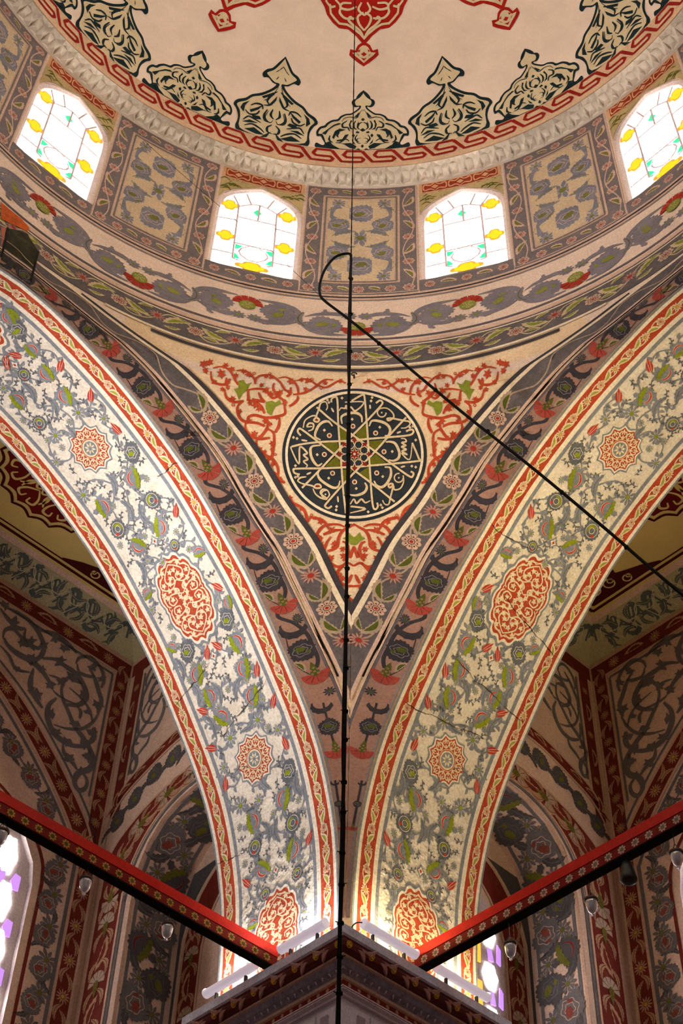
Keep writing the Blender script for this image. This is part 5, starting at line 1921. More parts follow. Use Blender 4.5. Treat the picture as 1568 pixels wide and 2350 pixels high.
RIN_B = [(40, 310, 40), (110, 440, 44), (170, 600, 40), (240, 590, 46), (350, 620, 34), (250, 720, 40), (430, 560, 44), (500, 640, 40), (470, 740, 46), (560, 860, 50), (480, 900, 44), (650, 1000, 40), (720, 790, 40), (790, 880, 34), (760, 1080, 44), (680, 1140, 26), (290, 1010, 48), (240, 970, 30), (400, 1150, 40), (440, 1300, 40), (520, 1370, 44), (660, 1390, 46),
         (580, 1230, 44), (720, 1300, 44), (540, 1500, 44), (690, 1500, 40), (390, 930, 40), (330, 810, 30), (130, 800, 30), (640, 1600, 30)]


def arch_line(pts, n=8):
    return spline(pts, n)


for side in (-1, 1):
    S = SB[side]
    fa, fb = S['A'], S['B']
    wa, wb = S['wallA'], S['wallB']
    # ---- outer wall
    outer = np.array([(-.06, 8.9), (.08, 9.19), (.35, 9.51), (.62, 9.78), (1.02, 10.12), (1.4, 10.35), (1.7, 10.48), (1.95, 10.53)])
    inner = np.array([(.10, 8.8), (.25, 9.04), (.42, 9.26), (.71, 9.57), (1.06, 9.89), (1.34, 10.1), (1.66, 10.25), (1.95, 10.32)])
    oc, ic = arch_line(outer), arch_line(inner)
    n = len(oc)
    b = MB()
    b.add(np.vstack([fa(oc, .004), fa(ic, .004)]), [(i, i + 1, n + i + 1, n + i) for i in range(n - 1)], SR)
    b.obj('arch_border', wa)
    b = MB()
    b.patch(fa, [S_B + .035, .075], [4.5, 9.05], SR, .005)
    b.patch(fa, [S_B + .035, .065], [9.05, 11.22], SR, .005)
    b.obj('corner_border', wa)
    b = MB()
    b.patch(fa, [-.1, 4.2], [11.22, 11.40], SR, .006)
    b.obj('cornice_border', wa)
    b = MB()
    for P, w, mt, l in ((oc, .03, SL, .006), (ic, .035, SL, .006), (ic - np.array([0, .06]) + np.array([.03, 0]), .035, SG, .005), (oc + np.array([-.025, .075]), .028, SG, .005)):
        b.ribbon(fa, P, w, mt, l)
    for s0, z0, z1, w, mt in ((S_B + .018, 4.5, 11.42, .035, SL), (.092, 4.5, 8.95, .03, SL), (.128, 4.5, 8.75, .036, SG), (.085, 9.4, 11.18, .03, SL), (.118, 9.5, 11.14, .022, SG)):
        b.ribbon(fa, [(s0, z0), (s0, (z0 + z1) / 2), (s0, z1)], w, mt, .0055)
    b.ribbon(fa, [(-.1, 11.43), (2, 11.43), (4.2, 11.43)], .06, SL, .007)
    b.ribbon(fa, [(.118, 11.14), (1, 11.14), (2.2, 11.14)], .03, SG, .006)
    b.ribbon(fa, [(.085, 11.19), (1, 11.19), (2.2, 11.19)], .028, SL, .006)
    # red outline of the window
    wl = S['wl']
    c0 = np.array([S['WC'], 8.0])
    ol = wl.copy()
    ol[:, 0] = S['WC'] + (wl[:, 0] - S['WC']) * 1.13
    ol[1:-1, 1] = wl[1:-1, 1] + .07
    b.ribbon(fa, np.vstack([spline(ol[:2], 3), spline(ol[1:-1], 4)]), .035, SR, .006)
    b.obj('line_pattern', wa, kind='stuff')
    # flowers on the bands
    for i, z in enumerate(np.arange(5.2, 8.9, .36)):
        place(S_DAI, 'daisy', wa, fa, -.005, z, .4 * i, .075, lift=.007)
        for e_ in (-1, 1):
            place(S_ACA, 'acanthus_leaf', wa, fa, -.005 + e_ * .035, z + .18 + .03 * e_, .3 * e_, .085, lift=.007, mirror=e_ < 0)
    for i, z in enumerate(np.arange(9.25, 11.2, .36)):
        place(S_DAI, 'daisy', wa, fa, -.01, z, .4 * i, .06, lift=.007)
        for e_ in (-1, 1):
            place(S_ACA, 'acanthus_leaf', wa, fa, -.01 + e_ * .03, z + .18 + .03 * e_, .3 * e_, .08, lift=.007, mirror=e_ < 0)
    mid = resample((resample(oc, 40, False) + resample(ic, 40, False)) / 2, 15, False)
    for i in range(14):
        a = math.atan2(*(mid[i + 1] - mid[i])[::-1])
        if i % 2 == 0:
            place(S_DAI, 'daisy', wa, fa, *mid[i], a, .075, lift=.007)
        else:
            for e_ in (-1, 1):
                place(S_ACA, 'acanthus_leaf', wa, fa, mid[i][0] - math.sin(a) * .04 * e_, mid[i][1] + math.cos(a) * .04 * e_, a - math.pi / 2 + .3 * e_, .09, lift=.007, mirror=e_ < 0)
    for i in range(8):
        place(S_DAI if i % 2 == 0 else S_LEAF, 'daisy' if i % 2 == 0 else 'leaf', wa, fa, .2 + i * .27, 11.31, 1.57 if i % 2 else 0, .075 if i % 2 == 0 else .13, lift=.009)
    # grey scroll of the spandrel
    b = MB()
    for P, w in RIN:
        Q = hit_n(crop(spline(P, 6), 0, 1300, K4), -1, N_A)
        b.ribbon(fa, Q, w * .00160, SG, .006, taper=[.35, 1, 1, .5])
    for x, y, r in RIN_B:
        a = (x * 7 + y * 3) % 6.28
        leaf = np.array([(1.3, 0), (.4, .4), (.3, 1.0), (-.2, .5), (-.9, .5), (-.6, 0), (-1.0, -.6), (-.2, -.4), (.4, -.7)])
        R_ = np.array([[math.cos(a), -math.sin(a)], [math.sin(a), math.cos(a)]])
        Q = hit_n(crop(leaf @ R_.T * r + (x, y), 0, 1300, K4), -1, N_A)
        b.fan(fa, Q.mean(0), Q, SG, .0066)
    b.obj('scroll_pattern', wa, kind='stuff')
    # flowering stems beside and over the window
    stems = MB()
    gar = spline([(.29, 5.2), (.26, 6.0), (.30, 6.8), (.25, 7.5), (.31, 8.1), (.30, 8.55), (.42, 8.95), (.7, 9.28), (1.1, 9.6), (1.5, 9.85), (1.9, 9.95)], 8)
    stems.ribbon(fa, gar, .02, SG, .005)
    stems.obj('stem_pattern', wa, kind='stuff')
    g2 = resample(gar, 52, False)
    for i, p in enumerate(g2):
        if i % 3 == 0:
            place(S_PEO2, 'peony', wa, fa, p[0] + .02, p[1], .7 * i, .118, lift=.008)
        elif i % 3 == 1:
            place(S_BUD, 'blossom', wa, fa, p[0] - .03, p[1], .5 * i, .105, lift=.007)
        else:
            place(S_BLADE, 'blade_leaf', wa, fa, p[0] + (.06 if i % 2 else -.06), p[1], .6 * i, .10, lift=.006)
    # ---- pier-side wall
    co = np.array([(3.43, 8.35), (3.42, 8.68), (3.33, 8.89), (3.14, 9.03), (2.85, 9.16), (2.54, 9.23), (2.3, 9.26), (2.0, 9.26), (1.72, 9.22), (1.45, 9.16)])
    bl = S['bl']
    ci_ = bl[np.argmax(bl[:, 1] > 0):]
    up_in = bl[1:-1][::-1]            # from high n to low n
    cin = np.array([(3.07, 8.15), (3.03, 8.46), (2.88, 8.74), (2.66, 8.93), (2.42, 9.02), (2.2, 9.05), (1.95, 9.04), (1.7, 8.98), (1.45, 8.88)])
    cA, cB = resample(spline(co, 6), 50, False), resample(spline(cin, 6), 50, False)
    b = MB()
    b.add(np.vstack([fb(cA, .004), fb(cB, .004)]), [(i, i + 1, 51 + i, 50 + i) for i in range(49)], SR)
    b.patch(fb, [cin[0, 0], 3.43], [4.5, 8.35], SR, .004)
    b.obj('wide_border', wb)
    tO = spline([(3.52, 9.42), (3.32, 9.65), (2.97, 9.79), (2.6, 9.89), (2.3, 9.9), (1.9, 9.84), (1.5, 9.7)], 8)
    b = MB()
    b.ribbon(fb, tO - np.array([0, .08]), .14, SR, .004)
    b.patch(fb, [3.50, 3.555], [4.5, 11.22], SL, .006)
    b.patch(fb, [3.36, 3.50], [9.3, 11.22], SR, .004)
    b.patch(fb, [WID, 3.56], [11.22, 11.40], SR, .005)
    b.obj('thin_border', wb, kind='stuff')
    b = MB()
    b.ribbon(fb, tO, .03, SL, .006)
    b.ribbon(fb, tO - np.array([0, .165]), .03, SL, .006)
    b.ribbon(fb, cA, .03, SL, .006)
    b.ribbon(fb, cB, .03, SL, .006)
    b.ribbon(fb, cB + np.array([-.05, -.03]), .035, SG, .006)
    b.ribbon(fb, [(cin[0, 0] - .045, 4.5), (cin[0, 0] - .045, 8.2)], .04, SG, .006)
    b.ribbon(fb, [(cin[0, 0], 4.5), (cin[0, 0], 8.25)], .03, SL, .007)
    b.ribbon(fb, [(3.33, 9.7), (3.33, 11.15)], .025, SL, .006)
    b.ribbon(fb, [(3.30, 9.75), (3.30, 11.12)], .02, SG, .006)
    b.ribbon(fb, [(WID, 11.43), (2.4, 11.43), (3.58, 11.43)], .06, SL, .007)
    b.obj('line_pattern', wb, kind='stuff')
    mid = resample((cA + cB) / 2, 13, False)
    for i in range(12):
        a = math.atan2(*(mid[i + 1] - mid[i])[::-1])
        place(S_FAN if i % 2 == 0 else S_LEAF, 'fan_flower' if i % 2 == 0 else 'leaf', wb, fb, *mid[i], a + math.pi / 2, .125 if i % 2 == 0 else .19, lift=.008)
        for e_ in (-1, 1):
            place(S_ACA, 'acanthus_leaf', wb, fb, mid[i][0] - math.sin(a) * .075 * e_ + math.cos(a) * .11, mid[i][1] + math.cos(a) * .075 * e_ + math.sin(a) * .11, a + math.pi / 2 + .4 * e_, .095, lift=.0075, mirror=e_ < 0)
    for i, z in enumerate(np.arange(5.0, 8.2, .3)):
        place(S_FAN if i % 2 == 0 else S_LEAF, 'fan_flower' if i % 2 == 0 else 'leaf', wb, fb, 3.25, z, 0 if i % 2 == 0 else .3, .12 if i % 2 == 0 else .17, lift=.008, mirror=i % 4 == 1)
        for e_ in (-1, 1):
            place(S_ACA, 'acanthus_leaf', wb, fb, 3.25 + .085 * e_, z + .15, .45 * e_, .10, lift=.0075, mirror=e_ < 0)
    for i in range(9):
        t_ = tO[int((i + .5) * len(tO) / 9)] - np.array([0, .08])
        place(S_LEAF, 'leaf', wb, fb, *t_, 1.2, .10, lift=.007)
    for i, z in enumerate(np.arange(9.5, 11.2, .3)):
        place(S_DAI if i % 2 else S_LEAF, 'daisy' if i % 2 else 'leaf', wb, fb, 3.43, z, 0, .05 if i % 2 else .12, lift=.007)
    for i, (x, z) in enumerate(((3.36, 9.22), (3.12, 9.36), (2.86, 9.5), (2.58, 9.55), (2.3, 9.57), (2.0, 9.5))):
        place(S_PEO, 'peony', wb, fb, x, z, .3 * i, .12, lift=.007)
        place(S_BLADE, 'blade_leaf', wb, fb, x + .13, z - .09, 1.0, .11, lift=.006)
    b = MB()
    for P, w in RIN:
        Q = hit_n(crop(spline(P, 6), 0, 1300, K4), -1, N_A)
        Q = np.column_stack([3.42 - (Q[:, 0] * .72), 9.62 + (Q[:, 1] - 9.35) * .85])
        b.ribbon(fb, Q, w * .0013, SG, .006, taper=[.35, 1, 1, .5])
    b.obj('scroll_pattern', wb, kind='stuff')
    # jamb and soffit of the recess: great dark flowers
    jl = np.array(bl)[::-1]
    js = np.concatenate([[0], np.cumsum(np.hypot(*np.diff(jl, axis=0).T))])

    def jamb(P, lift=0.0, jl=jl, js=js, fb=fb):
        P = np.atleast_2d(P)
        x = np.interp(P[:, 1], js, jl[:, 0])
        z = np.interp(P[:, 1], js, jl[:, 1])
        e = .02
        tx = np.interp(P[:, 1] + e, js, jl[:, 0]) - np.interp(P[:, 1] - e, js, jl[:, 0])
        tz = np.interp(P[:, 1] + e, js, jl[:, 1]) - np.interp(P[:, 1] - e, js, jl[:, 1])
        ln = np.hypot(tx, tz) + 1e-9
        x = x - tz / ln * lift
        z = z + tx / ln * lift
        base = fb(np.column_stack([x, z]))
        return base - np.outer(P[:, 0], fb(np.array([[0, 0]]), 1.0)[0] - fb(np.array([[0, 0]]))[0])
    b = MB()
    yy = np.linspace(6.2, js[-1] * .60, 40)
    for x0, x1, mt in ((.0, .03, SL), (.05, .085, SG), (S['BD'] - .1, S['BD'] - .065, SG)):
        b.patch(jamb, [x0, x1], yy, mt, .004)
    b.obj('line_pattern', wb, kind='stuff')
    jmax = js[-1] * .64
    for i, y in enumerate(np.arange(6.6, jmax, .27)):
        place((S_PEO, S_LOT, S_PEO2)[i % 3], ('peony', 'lotus', 'peony')[i % 3], wb, jamb, .20 + (.19 if i % 2 else 0), y, .9 * i, .165, lift=.009)
        place(S_BUD, 'blossom', wb, jamb, .39 - (.19 if i % 2 else 0), y - .03, .5 * i, .10, lift=.008)
        place(S_BLADE, 'blade_leaf', wb, jamb, .36 - (.20 if i % 2 else 0), y + .13, .4 * i, .15, lift=.006)
        place(S_BUD, 'blossom', wb, jamb, .14 + (.32 if i % 2 else 0), y + .14, 0, .075, lift=.007)
    # back of the recess: red band and a stucco window with coloured cells
    fk = (lambda P, lift=0.0, fb=fb: fb(P, lift - S['BD']))
    bo = spline([(2.84, 4.5), (2.84, 7.6), (2.80, 8.05), (2.68, 8.32), (2.5, 8.52), (2.35, 8.62)], 6)
    bi = spline([(2.58, 4.5), (2.58, 7.5), (2.55, 7.85), (2.47, 8.08), (2.38, 8.22), (2.3, 8.3)], 6)
    bo2, bi2 = resample(bo, 30, False), resample(bi, 30, False)
    b = MB()
    b.add(np.vstack([fk(bo2, .004), fk(bi2, .004)]), [(i, i + 1, 31 + i, 30 + i) for i in range(29)], SR)
    b.ribbon(fk, bo2, .03, SL, .006)
    b.ribbon(fk, bi2, .03, SL, .006)
    b.obj('recess_border', wb)
    md = (bo2 + bi2) / 2
    for i, z in enumerate(np.arange(5.6, 8.0, .3)):
        place(S_FAN if i % 2 else S_LEAF, 'fan_flower' if i % 2 else 'leaf', wb, fk, 2.71, z, 0, .10 if i % 2 else .15, lift=.007)
        for e_ in (-1, 1):
            place(S_ACA, 'acanthus_leaf', wb, fk, 2.71 + .06 * e_, z + .15, .45 * e_, .085, lift=.0075, mirror=e_ < 0)
    b = MB()
    b.add(np.vstack([fk(bo2 * np.array([0, 1]) + np.array([2.98, 0]), .003), fk(bo2 + np.array([.05, .02]), .003)]), [(i, i + 1, 31 + i, 30 + i) for i in range(29)], SG_D)
    b.obj('recess_margin', wb)

# ------------------------------------------------------------------ stucco windows of the side bays
ST_L = paint('window_stucco', 'cbb9b4', var=.07)
C_WHITE = glow('daylit_cell_white', (.98, .97, 1.0), 8.0, True)
C_PUR = glow('daylit_cell_violet', (.42, .20, .78), 1.0)
C_YEL = glow('daylit_cell_yellow', (1.0, .48, .02), .8)
C_BLUE = glow('daylit_cell_blue', (.10, .10, .55), .7)


def cell(b, sf, P, mat, l0=.0, l1=.02):
    P = np.asarray(P, float)
    n = len(P)
    tri = [tuple(t) for t in tessellate_polygon([[Vector((p[0], p[1], 0)) for p in P]])]
    b.add(np.vstack([sf(P, l1), sf(P, l0)]), tri + [(i, (i + 1) % n, n + (i + 1) % n, n + i) for i in range(n)], mat)


def petal_cell(cx, cz, rx, rz):
    return [(cx + rx * math.cos(t) * (1 + .10 * math.cos(6 * t)), cz + rz * math.sin(t) * (1 + .10 * math.cos(6 * t))) for t in np.arange(24) * TAU / 24]


wn = 13
for side in (-1, 1):
    S = SB[side]
    sfw = (lambda P, lift=0.0, f=S['A']: f(P, lift - .06))
    wl = S['wl']
    b = MB()
    cell(b, sfw, wl, ST_L, -.02, 0)
    k = len(wl)
    b.add(np.vstack([S['A'](wl), S['A'](wl, -.06)]), [(i, i + 1, k + i + 1, k + i) for i in range(k - 1)], ST_L)
    w = structure(b.obj('window_%d' % wn))
    wn += 1
    if True:
        for i, (cz) in enumerate((8.47, 8.0, 7.53, 7.06, 6.6)):
            xo = .79 - .02 * i
            b = MB(); cell(b, sfw, petal_cell(xo - .02 * i, cz, .085, .2), C_WHITE, 0, .012); b.obj('pane', w)
            for x, mt, nm in ((xo + .03, C_PUR, 'violet_pane'), (xo - .13, C_PUR, 'violet_pane')):
                b = MB(); cell(b, sfw, [(x - .04, cz - .31), (x + .02, cz - .32), (x + .055, cz - .24), (x + .02, cz - .15), (x - .04, cz - .16)], mt, 0, .012); b.obj(nm, w)
            b = MB(); cell(b, sfw, [(xo + .13, cz - .38), (xo + .2, cz - .36), (xo + .2, cz - .05), (xo + .13, cz - .02)], C_YEL, 0, .012); b.obj('yellow_pane', w)
    # small window in the recess of the pier-side wall
    fk = (lambda P, lift=0.0, fb=S['B'], d_=S['BD']: fb(P, lift - d_))
    oc = 2.17
    sh = np.array([(oc - .36, 5.6), (oc + .36, 5.6), (oc + .36, 7.72), (oc + .30, 7.95), (oc + .16, 8.12), (oc, 8.2), (oc - .16, 8.12), (oc - .30, 7.95), (oc - .36, 7.72)])
    b = MB()
    cell(b, fk, sh, ST_L, 0, .012)
    if side == -1:
        continue
    w = structure(b.obj('window_%d' % wn))
    wn += 1
    for i, cz in enumerate((7.78, 7.36, 6.94, 6.5, 6.05)):
        for sx in (-1, 1):
            b = MB(); cell(b, fk, petal_cell(oc + sx * .17, cz, .085, .125), C_WHITE, .012, .024); b.obj('pane', w)
            b = MB(); cell(b, fk, [(oc + sx * .26, cz - .24), (oc + sx * .31, cz - .26), (oc + sx * .32, cz - .1), (oc + sx * .28, cz - .06)], C_PUR, .012, .024); b.obj('violet_pane', w)
            b = MB(); cell(b, fk, [(oc + sx * .16, cz - .27), (oc + sx * .22, cz - .26), (oc + sx * .2, cz - .15), (oc + sx * .15, cz - .16)], C_PUR, .012, .024); b.obj('violet_pane', w)
        b = MB(); cell(b, fk, [(oc - .05, cz - .34), (oc + .05, cz - .34), (oc + .06, cz - .1), (oc - .06, cz - .1)], C_YEL, .012, .024); b.obj('yellow_pane', w)

# ------------------------------------------------------------------ ceilings of the side bays
for side in (-1, 1):
    S = SB[side]
    Q, ce = S['Q'], S['ceil']
    ci = S['ci']
    # cove: (distance along, 0..1 up the cove) for the outer wall and the pier-side wall
    def coveA(P, lift=0.0, Q=Q, ci=ci):
        P = np.atleast_2d(P)
        out = []
        for s, t in P:
            out.append(Q(s, N_A - ci * t, Z_COVE + (Z_SIDE - Z_COVE) * t - lift))
        return np.array(out)

    def coveB(P, lift=0.0, Q=Q, ci=ci):
        P = np.atleast_2d(P)
        return np.array([Q(S_B + ci * t, nn, Z_COVE + (Z_SIDE - Z_COVE) * t - lift) for nn, t in P])

    def flatc(P, lift=0.0, Q=Q):
        P = np.atleast_2d(P)
        return np.array([Q(s, nn, Z_SIDE - lift) for s, nn in P])
    b = MB()
    b.add([coveA([(S_B, 0)], .004)[0], coveA([(4.4, 0)], .004)[0], coveA([(4.4, .86)], .004)[0], coveA([(S_B + ci * .86, .86)], .004)[0]], [(0, 1, 2, 3)], FRZ)
    b.add([coveB([(N_A, 0)], .004)[0], coveB([(WID, 0)], .004)[0], coveB([(WID, .86)], .004)[0], coveB([(N_A - ci * .86, .86)], .004)[0]], [(0, 1, 2, 3)], FRZ)
    b.obj('frieze_border', ce, kind='stuff')
    FG = paint('frieze_grey', '5c625c', var=.25, wear=.3, wearcol='8a8c74', wscale=14)
    cl = math.hypot(ci, Z_SIDE - Z_COVE)
    cA = (lambda P, lift=0.0, f=coveA, cl=cl: f(np.atleast_2d(P) * np.array([1, 1 / cl]), lift))
    cB = (lambda P, lift=0.0, f=coveB, cl=cl: f(np.atleast_2d(P) * np.array([1, 1 / cl]), lift))
    fz_leaf = m_blade('frieze_leaf', FG, FRZ)
    fz_cre = m_crescent('frieze_acanthus', FG, None)
    b = MB()
    for cov, a0, a1, sg in ((cA, S_B + .33, 3.3, 1), (cB, N_A - .33, WID + .1, -1)):
        x, i = a0, 0
        while (x - a1) * sg < 0:
            t0 = .10 if i % 2 else .27
            place(fz_cre, 'frieze_acanthus', ce, cov, x, t0, 1.1 * i, .085, lift=.008, mirror=i % 2 == 0)
            place(fz_leaf, 'frieze_leaf', ce, cov, x + sg * .05, .37 - t0, .9 * i, .085, lift=.007)
            P = spline([(x - sg * .08, .19), (x, t0 + .05), (x + sg * .08, .19), (x + sg * .14, .30 if i % 2 else .08)], 5)
            b.ribbon(cov, P, .022, FG, .006)
            b.ribbon(cov, P + np.array([sg * .06, .03 if i % 2 else -.03]), .010, paint('frieze_pale', 'c8c09a'), .009)
            x += sg * .115
            i += 1
    b.obj('frieze_pattern', ce, kind='stuff')
    # yellow ceiling: oxblood lines, corner ornament and the great lobed rosette
    b = MB()
    m0 = N_A - ci - .06
    s0 = S_B + ci + .06
    for ins, w in ((.0, .035), (.06, .018)):
        b.ribbon(flatc, [(s0 + ins, WID), (s0 + ins, m0 - ins)], w, BROWN_D, .004)
        b.ribbon(flatc, [(s0 + ins, m0 - ins), (2.5, m0 - ins), (5, m0 - ins)], w, BROWN_D, .004)
    cor = [(0, .75), (.06, .6), (.10, .5), (.2, .48), (.24, .4), (.22, .3), (.34, .34), (.42, .26), (.40, .18), (.5, .14), (.62, .10), (.78, .02), (.78, 0), (0, 0)]
    P = np.array([(s0 + .06 + x * 1.15, m0 - .06 - y * 1.15) for x, y in cor])
    b.fill(flatc, P, BROWN_D, .005)
    for x, y, r in ((.12, .14, .07), (.28, .12, .06), (.12, .32, .06), (.44, .06, .045), (.05, .5, .04)):
        b.ribbon(flatc, ell(s0 + .06 + x * 1.15, m0 - .06 - y * 1.15, r, n=16), .016, YELLOWC, .007, closed=True)
        b.ribbon(flatc, ell(s0 + .06 + x * 1.15 + .03, m0 - .06 - y * 1.15 - .02, r * .5, n=12), .014, YELLOWC, .007, closed=True)
    b.obj('corner_ornament', ce)
    b = MB()
    mc = np.array([1.86, 2.12]) if side == -1 else np.array([2.0, 2.0])
    lob = polar(lambda t: .74 * (1 - .07 * abs(math.sin(10 * t))), 120, c=mc)
    b.ribbon(flatc, np.vstack([lob, lob[:1]]), .03, BROWN_D, .004)
    lob2 = polar(lambda t: .68 * (1 - .07 * abs(math.sin(10 * t))), 120, c=mc)
    b.fan(flatc, mc, lob2, paint('ceiling_rosette_red', '6a140c', var=.15), .004)
    for k in range(10):
        a = k * TAU / 10
        R_ = np.array([[math.cos(a), -math.sin(a)], [math.sin(a), math.cos(a)]])
        for s in (1, -1):
            for P in ([(.12, 0), (.22, .06 * s), (.32, .1 * s), (.4, .05 * s), (.36, 0)], [(.4, 0), (.48, .09 * s), (.57, .12 * s), (.6, .05 * s), (.54, .03 * s)], [(.3, .1 * s), (.42, .15 * s), (.52, .14 * s)]):
                b.ribbon(flatc, spline(P, 5) @ R_.T + mc, .026, YELLOWC, .007, taper=[.6, 1.2, .6])
    b.obj('ceiling_rosette', ce)
# ------------------------------------------------------------------ pier: painted cornice and white capital
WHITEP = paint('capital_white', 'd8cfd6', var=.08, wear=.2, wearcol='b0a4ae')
CARV = paint('carved_red_brown', '5e2a28', var=.3, rough=.6)
CARV_L = paint('carved_leaf', 'b48a7c', var=.2, rough=.6)
NL, NR = frame(-1)[1], frame(1)[1]
PC = np.array([0, Y0, 0.])


def corner_ring(o, z, back=WID):
    """Plan of the pier at offset o: open polyline left end - corner - right end."""
    far = back + o
    c = PC - (NL + NR) * o
    return [c + NL * (far + o) + np.array([0, 0, z]), c + np.array([0, 0, z]), c + NR * (far + o) + np.array([0, 0, z])]


def sweep(name, profile, mat, parent=None, kind=None, close=True):
    b = MB()
    rows = [corner_ring(o, z) for o, z in profile]
    n = len(rows)
    V = np.array([p for r in rows for p in r])
    F = []
    for i in range(n - 1):
        for j in range(2):
            F.append((i * 3 + j, i * 3 + j + 1, (i + 1) * 3 + j + 1, (i + 1) * 3 + j))
    b.add(V, F, mat)
    # returns at both ends
    for e, N in ((0, NR), (2, NL)):
        R_ = [r[e] for r in rows]
        V = np.array(R_ + [p + N * 1.0 for p in R_])
        b.add(V, [(i, i + 1, n + i + 1, n + i) for i in range(n - 1)], mat)
    return b.obj(name, parent, kind=kind)


NICHE = paint('capital_shade', 'a2949c', var=.1)  # shade of the niche recess put into a darker white
PIER = sweep('pillar_1', [(.0, 5.80), (.0, -1.6)], WHITEP, None, 'structure')
# (offset from the pier face, height)
sweep('cornice_slab', [(-.3, 6.205), (.195, 6.205), (.205, 6.195), (.205, 6.125), (.19, 6.115)], MARBLE, PIER)
sweep('carved_moulding', [(.19, 6.115), (.185, 6.10), (.195, 6.075), (.185, 6.045), (.155, 6.025), (.14, 6.02)], CARV, PIER)
sweep('fillet', [(.145, 6.02), (.145, 6.005), (.13, 6.0)], PINK_L, PIER)
sweep('cavetto', [(.13, 6.0), (.105, 5.965), (.075, 5.945), (.06, 5.93)], paint('marbled_cavetto', '8a8492', var=.4, wear=.5, wearcol='c8b6b6', wscale=9, scale=14), PIER)
sweep('lower_fillet', [(.06, 5.93), (.058, 5.908), (.045, 5.90)], PINK_L, PIER)
RSTR = sweep('red_frieze', [(.045, 5.90), (.045, 5.855), (.06, 5.85)], RED_B, PIER)
sweep('white_listel', [(.06, 5.85), (.06, 5.825), (.03, 5.815), (.03, 5.80), (0, 5.80)], WHITEP, PIER)
sweep('red_listel', [(.061, 5.838), (.0615, 5.832)], RED_B, PIER)
# leaves and rosettes of the carved moulding, flowers of the frieze
b = MB()
prof_r = [(0, 0), (.5, .25), (1, 0)]
b.lathe([(.0, .016), (.45, .02), (.62, .008), (1.0, .012), (1.0, 0)], (0, 0, 0), GOLD, 10)
ros_c = b.mesh('carved_rosette')
b = MB()
P = leafshape(.32, 2.0, .35)
n = len(P)
V = np.vstack([flat(P, .0), flat(P * .75 + P.mean(0) * .25, .016)])
b.add(V, [(i, (i + 1) % n, n + (i + 1) % n, n + i) for i in range(n)] + [tuple(range(n, 2 * n))], CARV_L)
leaf_c = b.mesh('carved_leaf')
flo_c = m_bud('frieze_flower', paint('frieze_flower_cream', 'c49a7c', var=.15), RED_B, GOLD)
wedge = m_leaf('marble_feather', paint('feather_pale', 'b9a9ae', var=.2), MARBLE)
for N, N2 in ((NL, NR), (NR, NL)):
    def face(o0, z0, o1, z1, N=N, N2=N2):
        """surface of one cornice member: (distance from the corner, 0..1 down its height)"""
        h = math.hypot(o1 - o0, z1 - z0)
        dn = np.array([0, 0, 0.]) + (-N2) * (o1 - o0) + np.array([0, 0, z1 - z0])
        dn = dn / h
        out = unit(np.array([0, 0, 0.]) - N2 * (z0 - z1) + np.array([0, 0, 1.0]) * (o1 - o0))
        st = PC - NL * 0 - N2 * o0 - N * o0 + np.array([0, 0, z0])
        return plane(st, N, dn, out), h
    f1, h1 = face(.195, 6.11, .16, 6.03)
    x = .06
    i = 0
    while x < 1.6:
        if i % 3 == 0:
            place(ros_c, 'carved_rosette', PIER, f1, x, h1 * .5, 0, .026, lift=.008)
            x += .075
        else:
            place(leaf_c, 'carved_leaf', PIER, f1, x, h1 * .5, -1.0 if i % 3 == 1 else -2.1, .062, lift=.006, mirror=i % 3 == 2)
            place(leaf_c, 'carved_leaf', PIER, f1, x + .03, h1 * .25, -1.57 if i % 3 == 1 else -1.3, .04, lift=.004, mirror=i % 3 == 1)
            x += .07
        i += 1
    f2, h2 = face(.045, 5.90, .045, 5.855)
    for i in range(16):
        place(flo_c, 'frieze_flower', PIER, f2, .06 + i * .092, h2 * .5, 0, .019, lift=.003)
    f3, h3 = face(.128, 5.998, .068, 5.938)
    for i in range(22):
        place(wedge, 'marble_feather', PIER, f3, .04 + i * .07, h3 * .62, .25 * (-1) ** i + math.pi, .032, lift=.004)
    # stalactite capital below: stepped white niches
    f4, h4 = face(.0, 5.80, .0, 5.0)
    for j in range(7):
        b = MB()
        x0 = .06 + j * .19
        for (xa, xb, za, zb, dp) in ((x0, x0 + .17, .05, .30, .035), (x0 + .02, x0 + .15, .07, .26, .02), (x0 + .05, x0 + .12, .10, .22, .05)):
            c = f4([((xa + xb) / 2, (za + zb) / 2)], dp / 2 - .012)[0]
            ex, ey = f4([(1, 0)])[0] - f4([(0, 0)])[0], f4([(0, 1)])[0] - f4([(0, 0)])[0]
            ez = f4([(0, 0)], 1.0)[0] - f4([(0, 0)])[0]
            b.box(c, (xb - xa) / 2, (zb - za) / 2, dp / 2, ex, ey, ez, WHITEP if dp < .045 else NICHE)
        b.obj('capital_niche', PIER)

